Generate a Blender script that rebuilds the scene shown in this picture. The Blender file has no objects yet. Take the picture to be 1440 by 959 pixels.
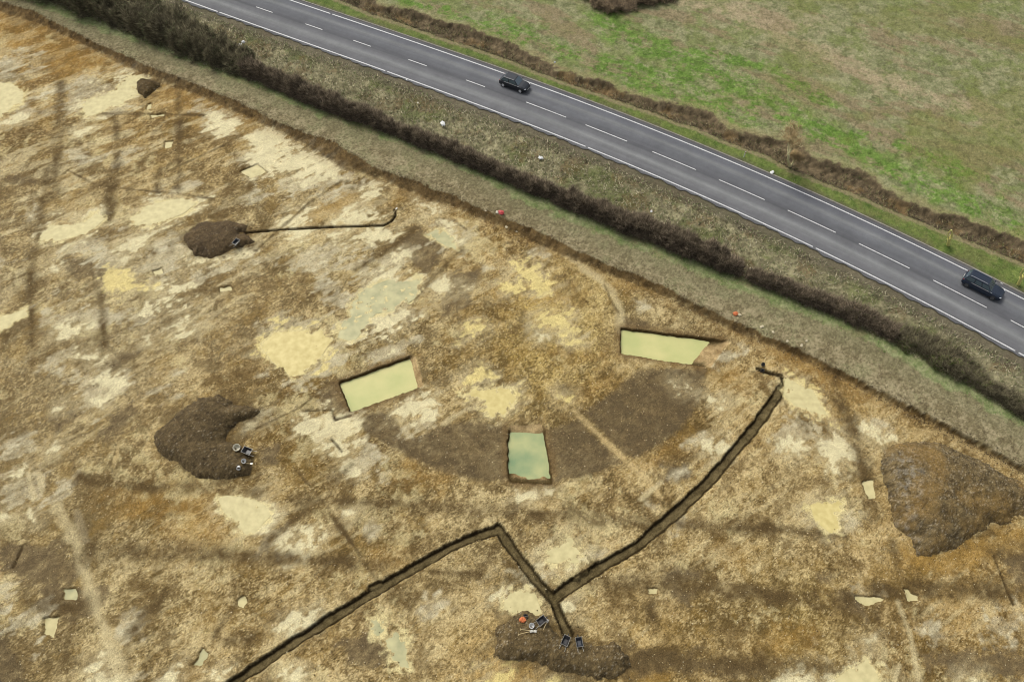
import bpy, math, random
import numpy as np
from math import radians as R
rnd = random.Random(7)
rng = np.random.default_rng(11)
scn = bpy.context.scene

# ------------------------------------------------------------------ camera, sky, sun, exposure
CAM_H, PITCH, FPX = 64.86, R(58.04), 1013.8
cam_d = bpy.data.cameras.new("camera"); cam = bpy.data.objects.new("camera", cam_d)
scn.collection.objects.link(cam); scn.camera = cam
cam.location = (0, 0, CAM_H); cam.rotation_euler = (R(90) - PITCH, 0, 0)
cam_d.sensor_width = 36; cam_d.lens = FPX / 1440 * 36; cam_d.clip_start = 1; cam_d.clip_end = 3000

world = bpy.data.worlds.new("World"); scn.world = world; world.use_nodes = True
wn = world.node_tree; wn.nodes.clear()
sky = wn.nodes.new("ShaderNodeTexSky"); sky.sky_type = 'NISHITA'; sky.sun_disc = False
SUN_EL, SUN_AZ = R(54), R(-38)            # azimuth clockwise from +Y
sky.sun_elevation = SUN_EL; sky.sun_rotation = SUN_AZ
sky.air_density = 1.0; sky.dust_density = 4.0; sky.ozone_density = 1.0
hs = wn.nodes.new("ShaderNodeHueSaturation"); hs.inputs['Saturation'].default_value = 0.3
bg = wn.nodes.new("ShaderNodeBackground"); bg.inputs['Strength'].default_value = 0.13
wo = wn.nodes.new("ShaderNodeOutputWorld")
wn.links.new(sky.outputs[0], hs.inputs['Color']); wn.links.new(hs.outputs[0], bg.inputs[0]); wn.links.new(bg.outputs[0], wo.inputs[0])

sl = bpy.data.lights.new("sun", 'SUN'); sl.energy = 1.5; sl.angle = R(24); sl.color = (1, .975, .89)
so = bpy.data.objects.new("sun", sl); scn.collection.objects.link(so)
so.rotation_euler = (R(90) - SUN_EL, 0, math.pi - SUN_AZ); so.location = (-60, 80, 90)
scn.view_settings.view_transform = 'Standard'; scn.view_settings.look = 'None'
scn.view_settings.gamma = 1; scn.view_settings.use_curve_mapping = False
scn.view_settings.exposure = 0.60
scn.cycles.filter_width = 1.05
GAIN = 1.62                                # picture value of a lit horizontal surface / its base colour

# ------------------------------------------------------------------ helpers
COL = scn.collection
SP, CP = math.sin(PITCH), math.cos(PITCH)
def at(x, y, z=0.0):
    """ground point of the survey photo's pixel on the level z (metres)"""
    u = (x - 720) / FPX; v = (y - 479.5) / FPX
    t = (CAM_H - z) / (SP + v * CP)
    return np.array([u * t, (CP - v * SP) * t])
def line(s, z=0.0):
    return np.array([at(*map(float, p.split(',')), z) for p in s.split()])
def lin(c):
    c = np.asarray(c, float) / 255.0
    return np.where(c <= .04045, c / 12.92, ((c + .055) / 1.055) ** 2.4)
def alb(*c): return lin(c) / GAIN

def sst(a, b, x):
    t = np.clip((x - a) / (b - a), 0, 1); return t * t * (3 - 2 * t)
TAB = rng.random((12, 256, 256)).astype(np.float32)
def vn(x, y, s=0):
    xi = np.floor(x).astype(np.int64); yi = np.floor(y).astype(np.int64)
    fx = (x - xi).astype(np.float32); fy = (y - yi).astype(np.float32)
    fx = fx * fx * (3 - 2 * fx); fy = fy * fy * (3 - 2 * fy)
    T = TAB[s % 12]; x0 = (xi + 37 * s) & 255; x1 = (x0 + 1) & 255; y0 = (yi + 91 * s) & 255; y1 = (y0 + 1) & 255
    return (T[y0, x0] * (1 - fx) + T[y0, x1] * fx) * (1 - fy) + (T[y1, x0] * (1 - fx) + T[y1, x1] * fx) * fy
def fbm(x, y, sc, s=0, o=4, g=.55):
    r = 0; a = 1; n = 0; c, sn = .8, .6
    x = x / sc; y = y / sc
    for k in range(o):
        r = r + a * vn(x, y, s + k); n += a; a *= g
        x, y = (x * c - y * sn) * 2.03 + 11.3, (x * sn + y * c) * 2.03 + 5.7
    return r / n
def cfb(*a, **k):                          # contrast-stretched fbm, about 0..1
    return np.clip((fbm(*a, **k) - .5) * 2.1 + .5, 0, 1)
def seg_dist(X, Y, pts):
    d = np.full(X.shape, 1e9)
    for (ax, ay), (bx, by) in zip(pts[:-1], pts[1:]):
        vx, vy = bx - ax, by - ay; L = vx * vx + vy * vy + 1e-9
        t = np.clip(((X - ax) * vx + (Y - ay) * vy) / L, 0, 1)
        d = np.minimum(d, (X - ax - t * vx) ** 2 + (Y - ay - t * vy) ** 2)
    return np.sqrt(d)
def sd_poly(X, Y, P):
    P = np.asarray(P); Q = np.vstack([P, P[:1]])
    d = seg_dist(X, Y, Q); ins = np.zeros(X.shape, bool)
    for (ax, ay), (bx, by) in zip(Q[:-1], Q[1:]):
        if ay == by: continue
        c = ((ay > Y) != (by > Y)) & (X < (bx - ax) * (Y - ay) / (by - ay) + ax); ins ^= c
    return np.where(ins, -d, d)
def above(X, Y, pts):
    """signed distance to an open polyline running left to right: + on its far side"""
    d = seg_dist(X, Y, pts)
    o = np.argsort(pts[:, 0]); yl = np.interp(X, pts[o, 0], pts[o, 1])
    ex = (X < pts[o[0], 0]) | (X > pts[o[-1], 0])
    return np.where(Y > yl, 1, -1) * np.where(ex, np.abs(Y - yl) * .85, d)
def extend(pts, L=400):
    a = pts[0] + (pts[0] - pts[1]) / np.linalg.norm(pts[0] - pts[1]) * L
    b = pts[-1] + (pts[-1] - pts[-2]) / np.linalg.norm(pts[-1] - pts[-2]) * L
    return np.vstack([a, pts, b])

# ---- objects
def tag(o, label=None, cat=None, group=None, kind=None):
    if label: o['label'] = label
    if cat: o['category'] = cat
    if group: o['group'] = group
    if kind: o['kind'] = kind
    return o
def empty(name, loc, rz=0):
    o = bpy.data.objects.new(name, None); o.location = loc; o.rotation_euler = (0, 0, rz); COL.objects.link(o); return o
def npmesh(name, V, F, mat=None, parent=None, col=None, smooth=False, uv=None):
    """V (n,3), F (m,k) arrays"""
    V = np.asarray(V, np.float32); F = np.asarray(F, np.int32); k = F.shape[1]
    me = bpy.data.meshes.new(name)
    me.vertices.add(len(V)); me.vertices.foreach_set('co', V.ravel())
    me.loops.add(F.size); me.loops.foreach_set('vertex_index', F.ravel())
    me.polygons.add(len(F)); me.polygons.foreach_set('loop_start', np.arange(0, F.size, k, dtype=np.int32))
    me.polygons.foreach_set('loop_total', np.full(len(F), k, np.int32))
    me.update(calc_edges=True)
    if smooth: me.polygons.foreach_set('use_smooth', np.ones(len(F), bool))
    if col is not None:
        a = me.color_attributes.new('col', 'FLOAT_COLOR', 'POINT')
        c = np.ones((len(V), 4), np.float32); c[:, :col.shape[1]] = col; a.data.foreach_set('color', c.ravel())
    if mat: me.materials.append(mat)
    o = bpy.data.objects.new(name, me); COL.objects.link(o)
    if parent: o.parent = parent
    return o
class MB:
    def __init__(s): s.v = []; s.f = []
    def add(s, V, F):
        n = len(s.v); s.v += [tuple(map(float, p)) for p in V]; s.f += [tuple(n + i for i in f) for f in F]; return s
    def box(s, c, d, rz=0, taper=1.0, rx=0):
        V = []
        for z in (-1, 1):
            k = taper if z > 0 else 1
            for x, y in ((-1, -1), (1, -1), (1, 1), (-1, 1)):
                px, py, pz = x * d[0] / 2 * k, y * d[1] / 2 * k, z * d[2] / 2
                py, pz = py * math.cos(rx) - pz * math.sin(rx), py * math.sin(rx) + pz * math.cos(rx)
                V.append((c[0] + px * math.cos(rz) - py * math.sin(rz), c[1] + px * math.sin(rz) + py * math.cos(rz), c[2] + pz))
        return s.add(V, [(3, 2, 1, 0), (4, 5, 6, 7), (0, 1, 5, 4), (1, 2, 6, 5), (2, 3, 7, 6), (3, 0, 4, 7)])
    def tube(s, pts, r, n=6, r2=None):
        pts = [np.array(p, float) for p in pts]; m = len(pts); V = []
        for i, p in enumerate(pts):
            d = pts[min(i + 1, m - 1)] - pts[max(i - 1, 0)]; d = d / (np.linalg.norm(d) + 1e-9)
            a = np.cross(d, (0, 0, 1) if abs(d[2]) < .9 else (1, 0, 0)); a /= np.linalg.norm(a); b = np.cross(d, a)
            rr = r if r2 is None else r + (r2 - r) * i / (m - 1)
            V += [p + rr * (math.cos(t) * a + math.sin(t) * b) for t in (2 * math.pi * k / n for k in range(n))]
        F = [(i * n + k, i * n + (k + 1) % n, (i + 1) * n + (k + 1) % n, (i + 1) * n + k) for i in range(m - 1) for k in range(n)]
        F += [tuple(range(n))[::-1], tuple((m - 1) * n + k for k in range(n))]
        return s.add(V, F)
    def lathe(s, prof, n=16, c=(0, 0, 0), axis='z'):
        V = []
        for r, z in prof:
            for k in range(n):
                t = 2 * math.pi * k / n; p = (r * math.cos(t), r * math.sin(t), z)
                if axis == 'y': p = (p[0], p[2], p[1])
                V.append((c[0] + p[0], c[1] + p[1], c[2] + p[2]))
        m = len(prof)
        F = [(i * n + k, i * n + (k + 1) % n, (i + 1) * n + (k + 1) % n, (i + 1) * n + k) for i in range(m - 1) for k in range(n)]
        return s.add(V, F)
    def build(s, name, mat, parent=None, smooth=False, bevel=0):
        me = bpy.data.meshes.new(name); me.from_pydata(s.v, [], s.f); me.update()
        if smooth:
            for p in me.polygons: p.use_smooth = True
        me.materials.append(mat); o = bpy.data.objects.new(name, me); COL.objects.link(o)
        if parent: o.parent = parent
        if bevel:
            b = o.modifiers.new('bevel', 'BEVEL'); b.width = bevel; b.segments = 2; b.limit_method = 'ANGLE'
        return o

# ---- materials
def mat_base(name):
    m = bpy.data.materials.new(name); m.use_nodes = True; nt = m.node_tree
    return m, nt, nt.nodes['Principled BSDF']
def mix_mul(nt, a, b, f=1.0):
    n = nt.nodes.new('ShaderNodeMix'); n.data_type = 'RGBA'; n.blend_type = 'MULTIPLY'; n.inputs[0].default_value = f
    nt.links.new(a, n.inputs[6]); nt.links.new(b, n.inputs[7]); return n.outputs[2]
def noise_ramp(nt, scale, lo, hi, detail=4, vec=None, p0=.3, p1=.7):
    n = nt.nodes.new('ShaderNodeTexNoise'); n.inputs['Scale'].default_value = scale; n.inputs['Detail'].default_value = detail
    if vec is None:
        g = nt.nodes.new('ShaderNodeNewGeometry'); vec = g.outputs['Position']
    nt.links.new(vec, n.inputs['Vector'])
    r = nt.nodes.new('ShaderNodeValToRGB'); r.color_ramp.elements[0].position = p0; r.color_ramp.elements[1].position = p1
    r.color_ramp.elements[0].color = (*lo, 1) if hasattr(lo, '__len__') else (lo, lo, lo, 1)
    r.color_ramp.elements[1].color = (*hi, 1) if hasattr(hi, '__len__') else (hi, hi, hi, 1)
    nt.links.new(n.outputs['Fac'], r.inputs['Fac']); return r.outputs['Color'], n.outputs['Fac']
def vc_mat(name, rough=.9, n1=(6, .8, 1.2), n2=(22, .75, 1.25), bump=.0, spec=.25, alpha_rough=False):
    m, nt, b = mat_base(name)
    a = nt.nodes.new('ShaderNodeAttribute'); a.attribute_name = 'col'
    c = a.outputs['Color']
    for sc, lo, hi in (n1, n2):
        r, f = noise_ramp(nt, sc, lo, hi); c = mix_mul(nt, c, r)
    nt.links.new(c, b.inputs['Base Color']); b.inputs['Roughness'].default_value = rough
    b.inputs['Specular IOR Level'].default_value = spec
    if alpha_rough: nt.links.new(a.outputs['Alpha'], b.inputs['Roughness'])
    if bump:
        bm = nt.nodes.new('ShaderNodeBump'); bm.inputs['Strength'].default_value = bump; bm.inputs['Distance'].default_value = .05
        nt.links.new(f, bm.inputs['Height']); nt.links.new(bm.outputs[0], b.inputs['Normal'])
    return m
def flat(name, c, rough=.6, metal=0, var=.15, sc=8, coat=0):
    m, nt, b = mat_base(name); c = np.asarray(c, float)
    tc = nt.nodes.new('ShaderNodeTexCoord')
    r, f = noise_ramp(nt, sc, tuple(c * (1 - var)), tuple(np.minimum(c * (1 + var), 1)), vec=tc.outputs['Object'])
    nt.links.new(r, b.inputs['Base Color']); b.inputs['Roughness'].default_value = rough; b.inputs['Metallic'].default_value = metal
    if coat: b.inputs['Coat Weight'].default_value = coat; b.inputs['Coat Roughness'].default_value = .06
    return m
def shared_var_mat(name, c, rough=.85):
    return flat(name, c, rough)

# ------------------------------------------------------------------ layout lines (survey of the photo on the plane z)
ZS = -0.6                                  # level of the stripped site below the field
LIP = extend(line("-30,-9 0,2 45,15 100,43 140,63 165,73 190,85 225,100 262,113 307,132 360,155 390,172 435,188 468,198 500,220 535,240 585,253 610,267 635,273 660,288 692,300 720,312 752,322 802,347 845,367 895,387 935,402 983,430 1020,445 1080,472 1130,495 1180,520 1220,541 1255,559 1292,577 1330,597 1367,617 1405,637 1440,654 1480,676"))
TOE = extend(line("-30,4 0,14 25,25 50,31 95,51 140,73 175,93 212,107 250,123 300,144 360,170 417,197 460,222 480,235 520,247 560,262 597,279 635,290 672,306 720,325 795,359 870,390 920,409 970,434 1020,459 1080,484 1130,506 1180,530 1220,550 1255,567 1292,585 1330,604 1367,624 1405,645 1440,662 1480,684", ZS))
GRASS = extend(line("-20,-18 25,0 75,20 125,40 175,57 237,80 300,102 360,127 435,160 510,187 585,215 660,247 720,277 795,312 870,343 932,370 995,397 1080,427 1142,452 1215,483 1267,512 1317,540 1380,572 1440,605 1500,638"))
FOOT = extend(line("0,-22 57,0 100,15 155,37 200,55 250,75 300,95 360,114 410,135 470,160 515,175 575,200 647,229 720,260 762,277 820,302 875,327 932,347 970,362 1012,380 1080,405 1142,432 1205,457 1255,480 1292,502 1342,527 1380,552 1440,587 1500,622"))
SC_LO = extend(line("400,-28 472,0 522,20 585,42 660,67 720,88 782,112 845,135 920,160 995,190 1080,222 1112,240 1167,262 1242,292 1317,322 1380,347 1440,372 1500,400"))
SC_HI = -np.array([[0, .5]]) + extend(line("470,-24 535,0 610,20 660,40 720,62 782,90 832,100 895,125 945,142 1020,170 1080,190 1192,240 1255,262 1317,287 1380,315 1440,337 1500,362"))
CEN = line("292,-13 361,11 430,34 499,57 574,84 655,113 738,145 822,177 917,214 1011,252 1107,295 1209,343 1314,395 1420,451")
pc = np.polyfit(CEN[:, 0], CEN[:, 1], 3)
xs = np.linspace(-58, 66, 500); cl = np.stack([xs, np.polyval(pc, xs)], 1)
cl = extend(cl, 400)
cl = np.vstack([np.linspace(cl[0], cl[1], 80)[:-1], cl[1:-1], np.linspace(cl[-2], cl[-1], 80)[1:]])
cl_s = np.concatenate([[0], np.cumsum(np.linalg.norm(np.diff(cl, axis=0), axis=1))])
cl_t = np.gradient(cl, axis=0); cl_t /= np.linalg.norm(cl_t, axis=1)[:, None]
cl_n = np.stack([-cl_t[:, 1], cl_t[:, 0]], 1)          # towards the far side
def road_pt(s, off, z=0):
    x = np.interp(s, cl_s, cl[:, 0]); y = np.interp(s, cl_s, cl[:, 1])
    nx = np.interp(s, cl_s, cl_n[:, 0]); ny = np.interp(s, cl_s, cl_n[:, 1])
    return np.array([x + nx * off, y + ny * off, z])
def road_s(p): return cl_s[np.argmin(np.hypot(cl[:, 0] - p[0], cl[:, 1] - p[1]))]

# ------------------------------------------------------------------ patches of the stripped site
# each: tile column, tile row, kind, corner points in quarter pixels of the tile
PATCH = """
0 0 G 0,350 100,310 210,280 220,320 150,380 190,410 80,400 110,460 0,460 -40,420
0 0 S 0,690 60,660 150,660 150,685 60,690
0 0 S 700,370 790,400 850,440 760,470 780,520 700,570 500,665 465,640 490,610 455,590 560,540 650,530 690,480 640,450 600,450 690,410
0 0 G 460,450 560,440 640,470 690,520 600,560 470,600 420,640 400,560
0 0 G 560,640 740,575 745,600 600,650
0 0 S 420,740 500,715 505,740 455,780 420,770
0 0 G 130,620 300,500 470,440 480,470 300,540 170,640
0 0 G 240,615 300,600 310,640 250,640
0 0 S 1200,650 1300,670 1360,690 1330,720 1270,760 1200,710
0 0 G 1140,640 1250,640 1360,670 1380,710 1270,770 1200,710
0 0 G 1080,580 1150,560 1160,610 1090,620
0 0 G 400,850 470,870 590,880 600,920 480,910 400,880
0 0 G 620,920 700,850 830,820 830,830 720,890 640,930
0 0 G 1340,880 1438,850 1480,860 1438,910 1340,920
0 0 O 0,60 200,130 450,230 640,340 620,420 400,430 250,420 200,300 0,250 -60,100
0 0 O 830,400 900,450 1200,600 1438,700 1300,740 1000,620 850,560
0 0 D 200,625 250,620 260,640 210,645
0 1 S 220,350 260,310 390,300 460,300 530,240 590,270 560,310 480,350 390,360 330,410 230,380
0 1 G 330,450 450,400 560,370 700,310 760,330 640,360 590,430 560,490 570,520 480,480 400,440
0 1 S 740,270 830,200 900,150 1000,150 1100,190 1040,230 930,280 860,300 740,300
0 1 G 920,110 1070,50 1180,70 1100,110 980,130
0 1 S 640,460 700,400 780,380 800,410 760,450 700,460
0 1 S 680,490 730,480 700,520
0 1 G 800,470 900,400 1010,380 1060,440 1000,500 1050,560 960,620 860,620 780,570 820,520
0 1 S 1050,470 1190,490 1300,470 1438,430 1438,450 1250,505 1120,530 1060,540
0 1 S 810,740 880,650 1000,620 1050,660 960,710 1100,730 1080,760 900,760 820,760
0 1 G 560,840 700,780 800,720 820,770 760,820 850,840 640,880
0 1 S 290,890 380,850 460,880 540,870 440,900 370,925
0 1 G 200,800 330,710 480,660 440,720 350,780 500,770 570,800 450,850 330,870
0 1 G 0,490 130,500 0,540
0 1 S 270,550 335,530 330,565 280,570
0 1 S 930,900 1020,850 1140,830 1130,870 1000,920 930,910
0 1 S 810,930 840,920 840,965 810,965
0 1 G 150,260 190,160 220,200 210,240 160,280
0 1 G 1370,160 1438,120 1500,140 1438,190 1380,190
0 1 Y 600,590 700,590 850,640 820,680 650,680 600,650
0 1 D 340,490 430,480 520,500 590,560 600,620 500,600 420,590 350,550
0 1 D 0,30 100,30 240,60 200,80 60,70
0 1 G 500,420 620,420 660,520 560,520
0 1 G 1080,560 1300,500 1438,470 1300,560 1100,640 1050,640
1 0 S -60,760 0,740 50,690 150,730 200,800 170,860 270,870 380,850 480,920 440,970 200,1000 0,959
1 0 G 380,850 500,900 560,959 300,990 200,960
1 1 G 370,110 600,60 560,110 470,115 400,160 370,150
1 1 S 600,130 680,80 760,70 720,120 680,150 560,170 540,200
1 1 G 0,20 280,30 500,0 620,0 600,60 380,110 200,110 100,60
1 1 U 260,260 380,170 480,120 600,120 640,130 560,190 480,230 380,290 280,310
1 1 S 440,290 560,230 680,230 670,290 520,310 440,310
1 1 S 160,310 200,260 290,220 260,290 270,380 180,350
1 1 S 420,340 600,330 790,340 740,380 680,400 500,400 430,420
1 1 G 280,440 400,400 480,420 480,470 380,590 200,590 180,530
1 1 G 480,420 640,400 700,420 600,520 480,560 430,500
1 1 S 900,170 1050,200 1010,250 930,200
1 1 S 1040,290 1110,300 1150,370 1130,430 1090,400 1070,330
1 1 G 980,280 1150,280 1200,400 1150,470 1060,450
1 1 D 740,420 920,310 1090,440 1040,520 960,590 860,540 860,460 780,430
1 1 G 650,560 780,480 850,460 860,500 800,560 950,600 900,680 870,740 840,790 880,800 830,870 700,965 465,965 510,900 450,890 500,800 600,700 560,640
1 1 S 700,560 800,560 950,600 900,680 760,740 660,740 640,650
1 1 S 560,860 700,800 860,800 820,860 700,950 540,950
1 1 G 480,720 600,680 500,790
1 1 S 970,640 1060,610 1110,660 1050,700 980,680
1 1 Y 1150,850 1270,870 1280,930 1160,935
1 1 S 1160,650 1220,650 1180,670
1 1 G 1270,530 1340,550 1290,555
1 1 S 780,470 840,450 860,480 800,500
1 1 D 820,800 920,780 900,850 860,870
1 1 G 20,880 300,820 350,870 200,890 40,920
1 1 D 1090,580 1250,560 1200,760 1060,800 1040,700
1 1 G 300,620 440,620 480,760 400,780
1 1 O 740,110 880,100 900,180 760,180
2 1 Y 0,500 60,510 200,640 210,680 120,690 0,680 -30,700 -60,640 80,640 0,590
2 1 Y 100,790 200,770 320,830 380,900 290,890 200,840 160,860
2 1 S 130,900 190,930 160,945
2 1 Y 300,930 400,959 320,975
2 1 O 200,640 300,690 340,640 400,700 250,760 100,780 40,740 150,700
2 1 G 690,720 740,730 775,770 700,785
2 1 D 40,650 140,670 130,690 40,700
2 1 G 80,440 180,430 200,480 100,490
2 1 O 560,620 760,640 700,680 600,680
2 1 D 620,820 820,860 700,920 620,880
0 2 S 390,90 520,40 530,70 590,90 500,120 420,110
0 2 G 260,160 330,120 450,140 430,180 280,190
0 2 G 290,100 400,50 420,80 300,130
0 2 S 560,190 640,190 670,240 640,270 630,330 590,330 600,270 540,230
0 2 S 510,340 560,300 590,330 570,360 520,355
0 2 G 480,230 560,180 700,230 680,300 600,360 480,390
0 2 S 250,600 310,550 340,590 290,630 250,635
0 2 S 75,770 110,720 140,690 150,740 110,780
0 2 S 310,380 400,350 380,370 330,395
0 2 G 780,290 880,250 1000,280 1010,320 850,310
0 2 G 930,180 1030,170 1000,200
0 2 G 0,560 150,480 240,580 120,640 0,650
0 2 G 0,830 160,740 250,800 200,900 60,900
0 2 G 300,780 420,760 380,860 280,880
0 2 D 550,130 700,60 800,60 650,180 560,200
0 2 D 250,450 420,350 480,420 300,560
0 2 D 560,560 640,380 760,340 740,480 600,600
0 2 S 1350,440 1438,430 1438,480 1380,490
0 2 O 560,860 900,820 1180,880 1140,959 540,959
1 2 Y 20,30 80,-20 120,-60 360,-60 370,60 300,150 220,200 150,180 90,80
1 2 G 40,190 240,180 330,130 420,60 460,90 400,140 300,230 160,260
1 2 G 600,80 700,40 900,-10 760,80 650,110
1 2 D 370,270 470,220 530,410 430,390 330,340
1 2 S 240,400 350,380 430,400 450,440 530,420 580,450 560,560 490,600 440,560 400,580 370,530 270,450
1 2 S 410,570 440,550 480,620 560,740 500,700 440,650
1 2 S 720,380 850,330 1000,260 1030,270 920,320 1010,340 960,400 880,420 860,460 820,460 760,410
1 2 G 780,545 800,500 820,460 880,420 960,400 1000,480 930,540 860,510
1 2 Y 1150,290 1250,260 1438,270 1480,320 1438,350 1380,420 1310,410 1300,340 1200,330
1 2 Y 1180,240 1260,150 1310,190 1240,220
1 2 R 575,425 640,400 710,392 790,430 850,545 950,520 1010,480 1110,465 1250,450 1420,480 1425,770 1300,778 1200,770 1100,745 1000,715 900,670 800,620 700,565 620,520 580,475
1 2 D 0,600 120,590 130,700 20,720
1 2 S 0,380 80,390 60,430 0,430
1 2 O 850,620 1000,720 1150,770 1000,860 800,760
1 2 G 600,520 760,640 700,760 580,740
1 2 S 0,900 80,880 70,959 0,959
2 2 R 400,400 480,345 560,290 640,215 710,165 830,150 960,165 1085,160 1085,230 1060,310 1020,390 960,475 880,545 790,605 700,650 640,640 540,540 440,440
2 2 R 195,505 280,470 370,440 430,500 500,570 560,625 615,678 540,710 440,745 340,775 250,775 215,700
2 2 G 870,725 990,710 1000,740 880,760
2 2 D 840,690 1000,690 1000,780 850,790
2 2 G 750,900 820,915 790,940 750,930
2 2 S 1090,290 1200,340 1180,370 1120,340
2 2 S 900,240 990,260 930,280
2 2 G 970,570 1090,490 1080,540 1130,560 1000,590
2 2 S 1060,580 1230,570 1200,640 1130,650
2 2 Y 250,300 330,310 320,340 270,330
2 2 S 30,860 140,840 130,880 40,890
2 2 S 170,830 230,830 220,860
2 2 O 200,60 500,50 600,90 500,110 300,120
2 2 O 420,230 600,160 560,260 420,330 380,320
2 2 Y 0,280 40,300 0,340
2 2 O 700,640 860,570 1000,500 1010,540 860,640 740,700
2 2 G 1120,60 1300,20 1280,100 1120,110
2 2 O 1090,160 1280,150 1300,260 1100,230
3 2 Y 90,150 130,190 240,260 330,400 330,420 200,380 100,310 110,260
3 2 G 40,480 120,420 200,430 280,500 200,560 80,600
3 2 S 310,580 400,550 470,600 500,670 400,740 370,690 300,600
3 2 S 70,570 160,540 220,590 120,630
3 2 S 500,480 560,470 600,520 720,540 660,570 560,530
3 2 O 0,0 160,40 300,120 400,220 300,230 200,180 0,130
3 2 O 400,230 560,280 700,360 640,380 480,330
3 2 Y 240,930 300,900 400,900 430,940 400,990 370,1050 300,1010
3 2 G 600,420 700,460 690,520 610,480
3 2 D 270,590 330,530 350,560 310,620
3 3 Y 290,20 370,0 400,80 350,110 290,60
3 3 G 400,0 520,0 520,60 430,120
3 3 S 400,890 560,830 600,850 640,930 700,965 720,1010 400,1010
3 3 S 0,930 400,920 400,1010 0,1010
3 3 S 1100,950 1200,940 1200,1000 1100,1000
3 3 G 830,660 950,610 980,700 900,740
3 3 G 1180,600 1438,560 1438,700 1200,690
3 3 U 780,250 950,250 1100,180 1438,80 1500,200 1200,300 950,350 780,320
3 3 D 390,460 480,450 525,530 575,580 545,605 450,530 400,500
3 3 D 270,350 350,350 350,400 290,400
3 3 D 850,800 1438,790 1500,920 900,900
3 3 O 40,640 240,640 240,780 60,780
3 3 G 470,415 625,405 655,470 500,475
3 3 D 1300,260 1438,240 1500,400 1400,420
3 3 S 540,720 600,720 590,750
0 3 G 0,440 100,430 80,550 240,560 230,700 30,690
0 3 R 0,640 40,720 80,800 130,900 140,1010 -60,1010 -60,640
0 3 S 530,870 560,850 620,959 640,1010 560,1010
0 3 S 640,920 700,959 740,1010 680,1010
0 3 G 700,580 820,600 780,700 690,680
0 3 S 930,900 1030,880 980,980 900,980
0 3 S 1180,900 1280,880 1300,970 1200,990
0 3 D 0,200 420,190 440,400 200,420 60,340
0 3 O 820,0 1240,0 1340,140 1250,190 860,180
0 3 G 760,880 950,870 900,990 720,990
0 3 S 0,20 40,0 40,30 10,40
0 3 S 160,0 200,40 190,60 150,10
0 3 D 200,420 600,420 560,600 300,580
0 3 S 1240,-20 1300,0 1400,110 1500,60 1480,-60
0 3 O 1040,870 1120,880 1100,990 1030,990
1 3 S 130,220 270,100 340,110 330,190 260,250 130,240
1 3 S 130,640 200,570 330,590 320,640 180,680
1 3 S 60,1010 150,870 240,910 280,1010
1 3 S 0,60 60,40 40,110 0,120 -50,90
1 3 G 930,560 1010,450 1060,500 1090,550 980,600
1 3 D 420,700 640,660 760,800 600,860 420,780
1 3 S 500,0 560,0 540,30
1 3 G 640,60 700,100 640,150 610,100
1 3 O 660,230 800,220 820,300 680,300
1 3 Y 1300,900 1438,860 1500,1010 1290,1010
1 3 U 1300,920 1438,860 1500,900 1500,1010 1290,1010
1 3 G 0,0 120,100 60,220 0,240
2 3 S 0,430 60,440 120,480 150,560 130,580 0,550 -50,520 -60,450
2 3 S 180,240 320,150 380,190 370,280 320,290 280,270 200,280
2 3 G 0,340 180,330 260,290 180,390 60,440
2 3 G 440,240 540,220 500,270
2 3 G 940,40 1030,70 960,90 920,130
2 3 O 1180,200 1300,200 1300,260 1200,260
2 3 U 600,1010 640,930 760,890 900,900 900,1010
2 3 O 0,850 150,880 200,959 180,1010 0,1010
2 3 Y 200,920 270,930 260,1010 190,1010
2 3 S 280,530 350,530 340,560 290,560
2 3 D 640,760 1000,800 1438,860 1438,930 900,900 660,880
2 3 D 860,340 1060,330 1060,390 860,400
2 3 D 900,420 1040,440 1000,540 880,500
2 3 O 1300,780 1500,720 1500,860 1350,820
"""
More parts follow.
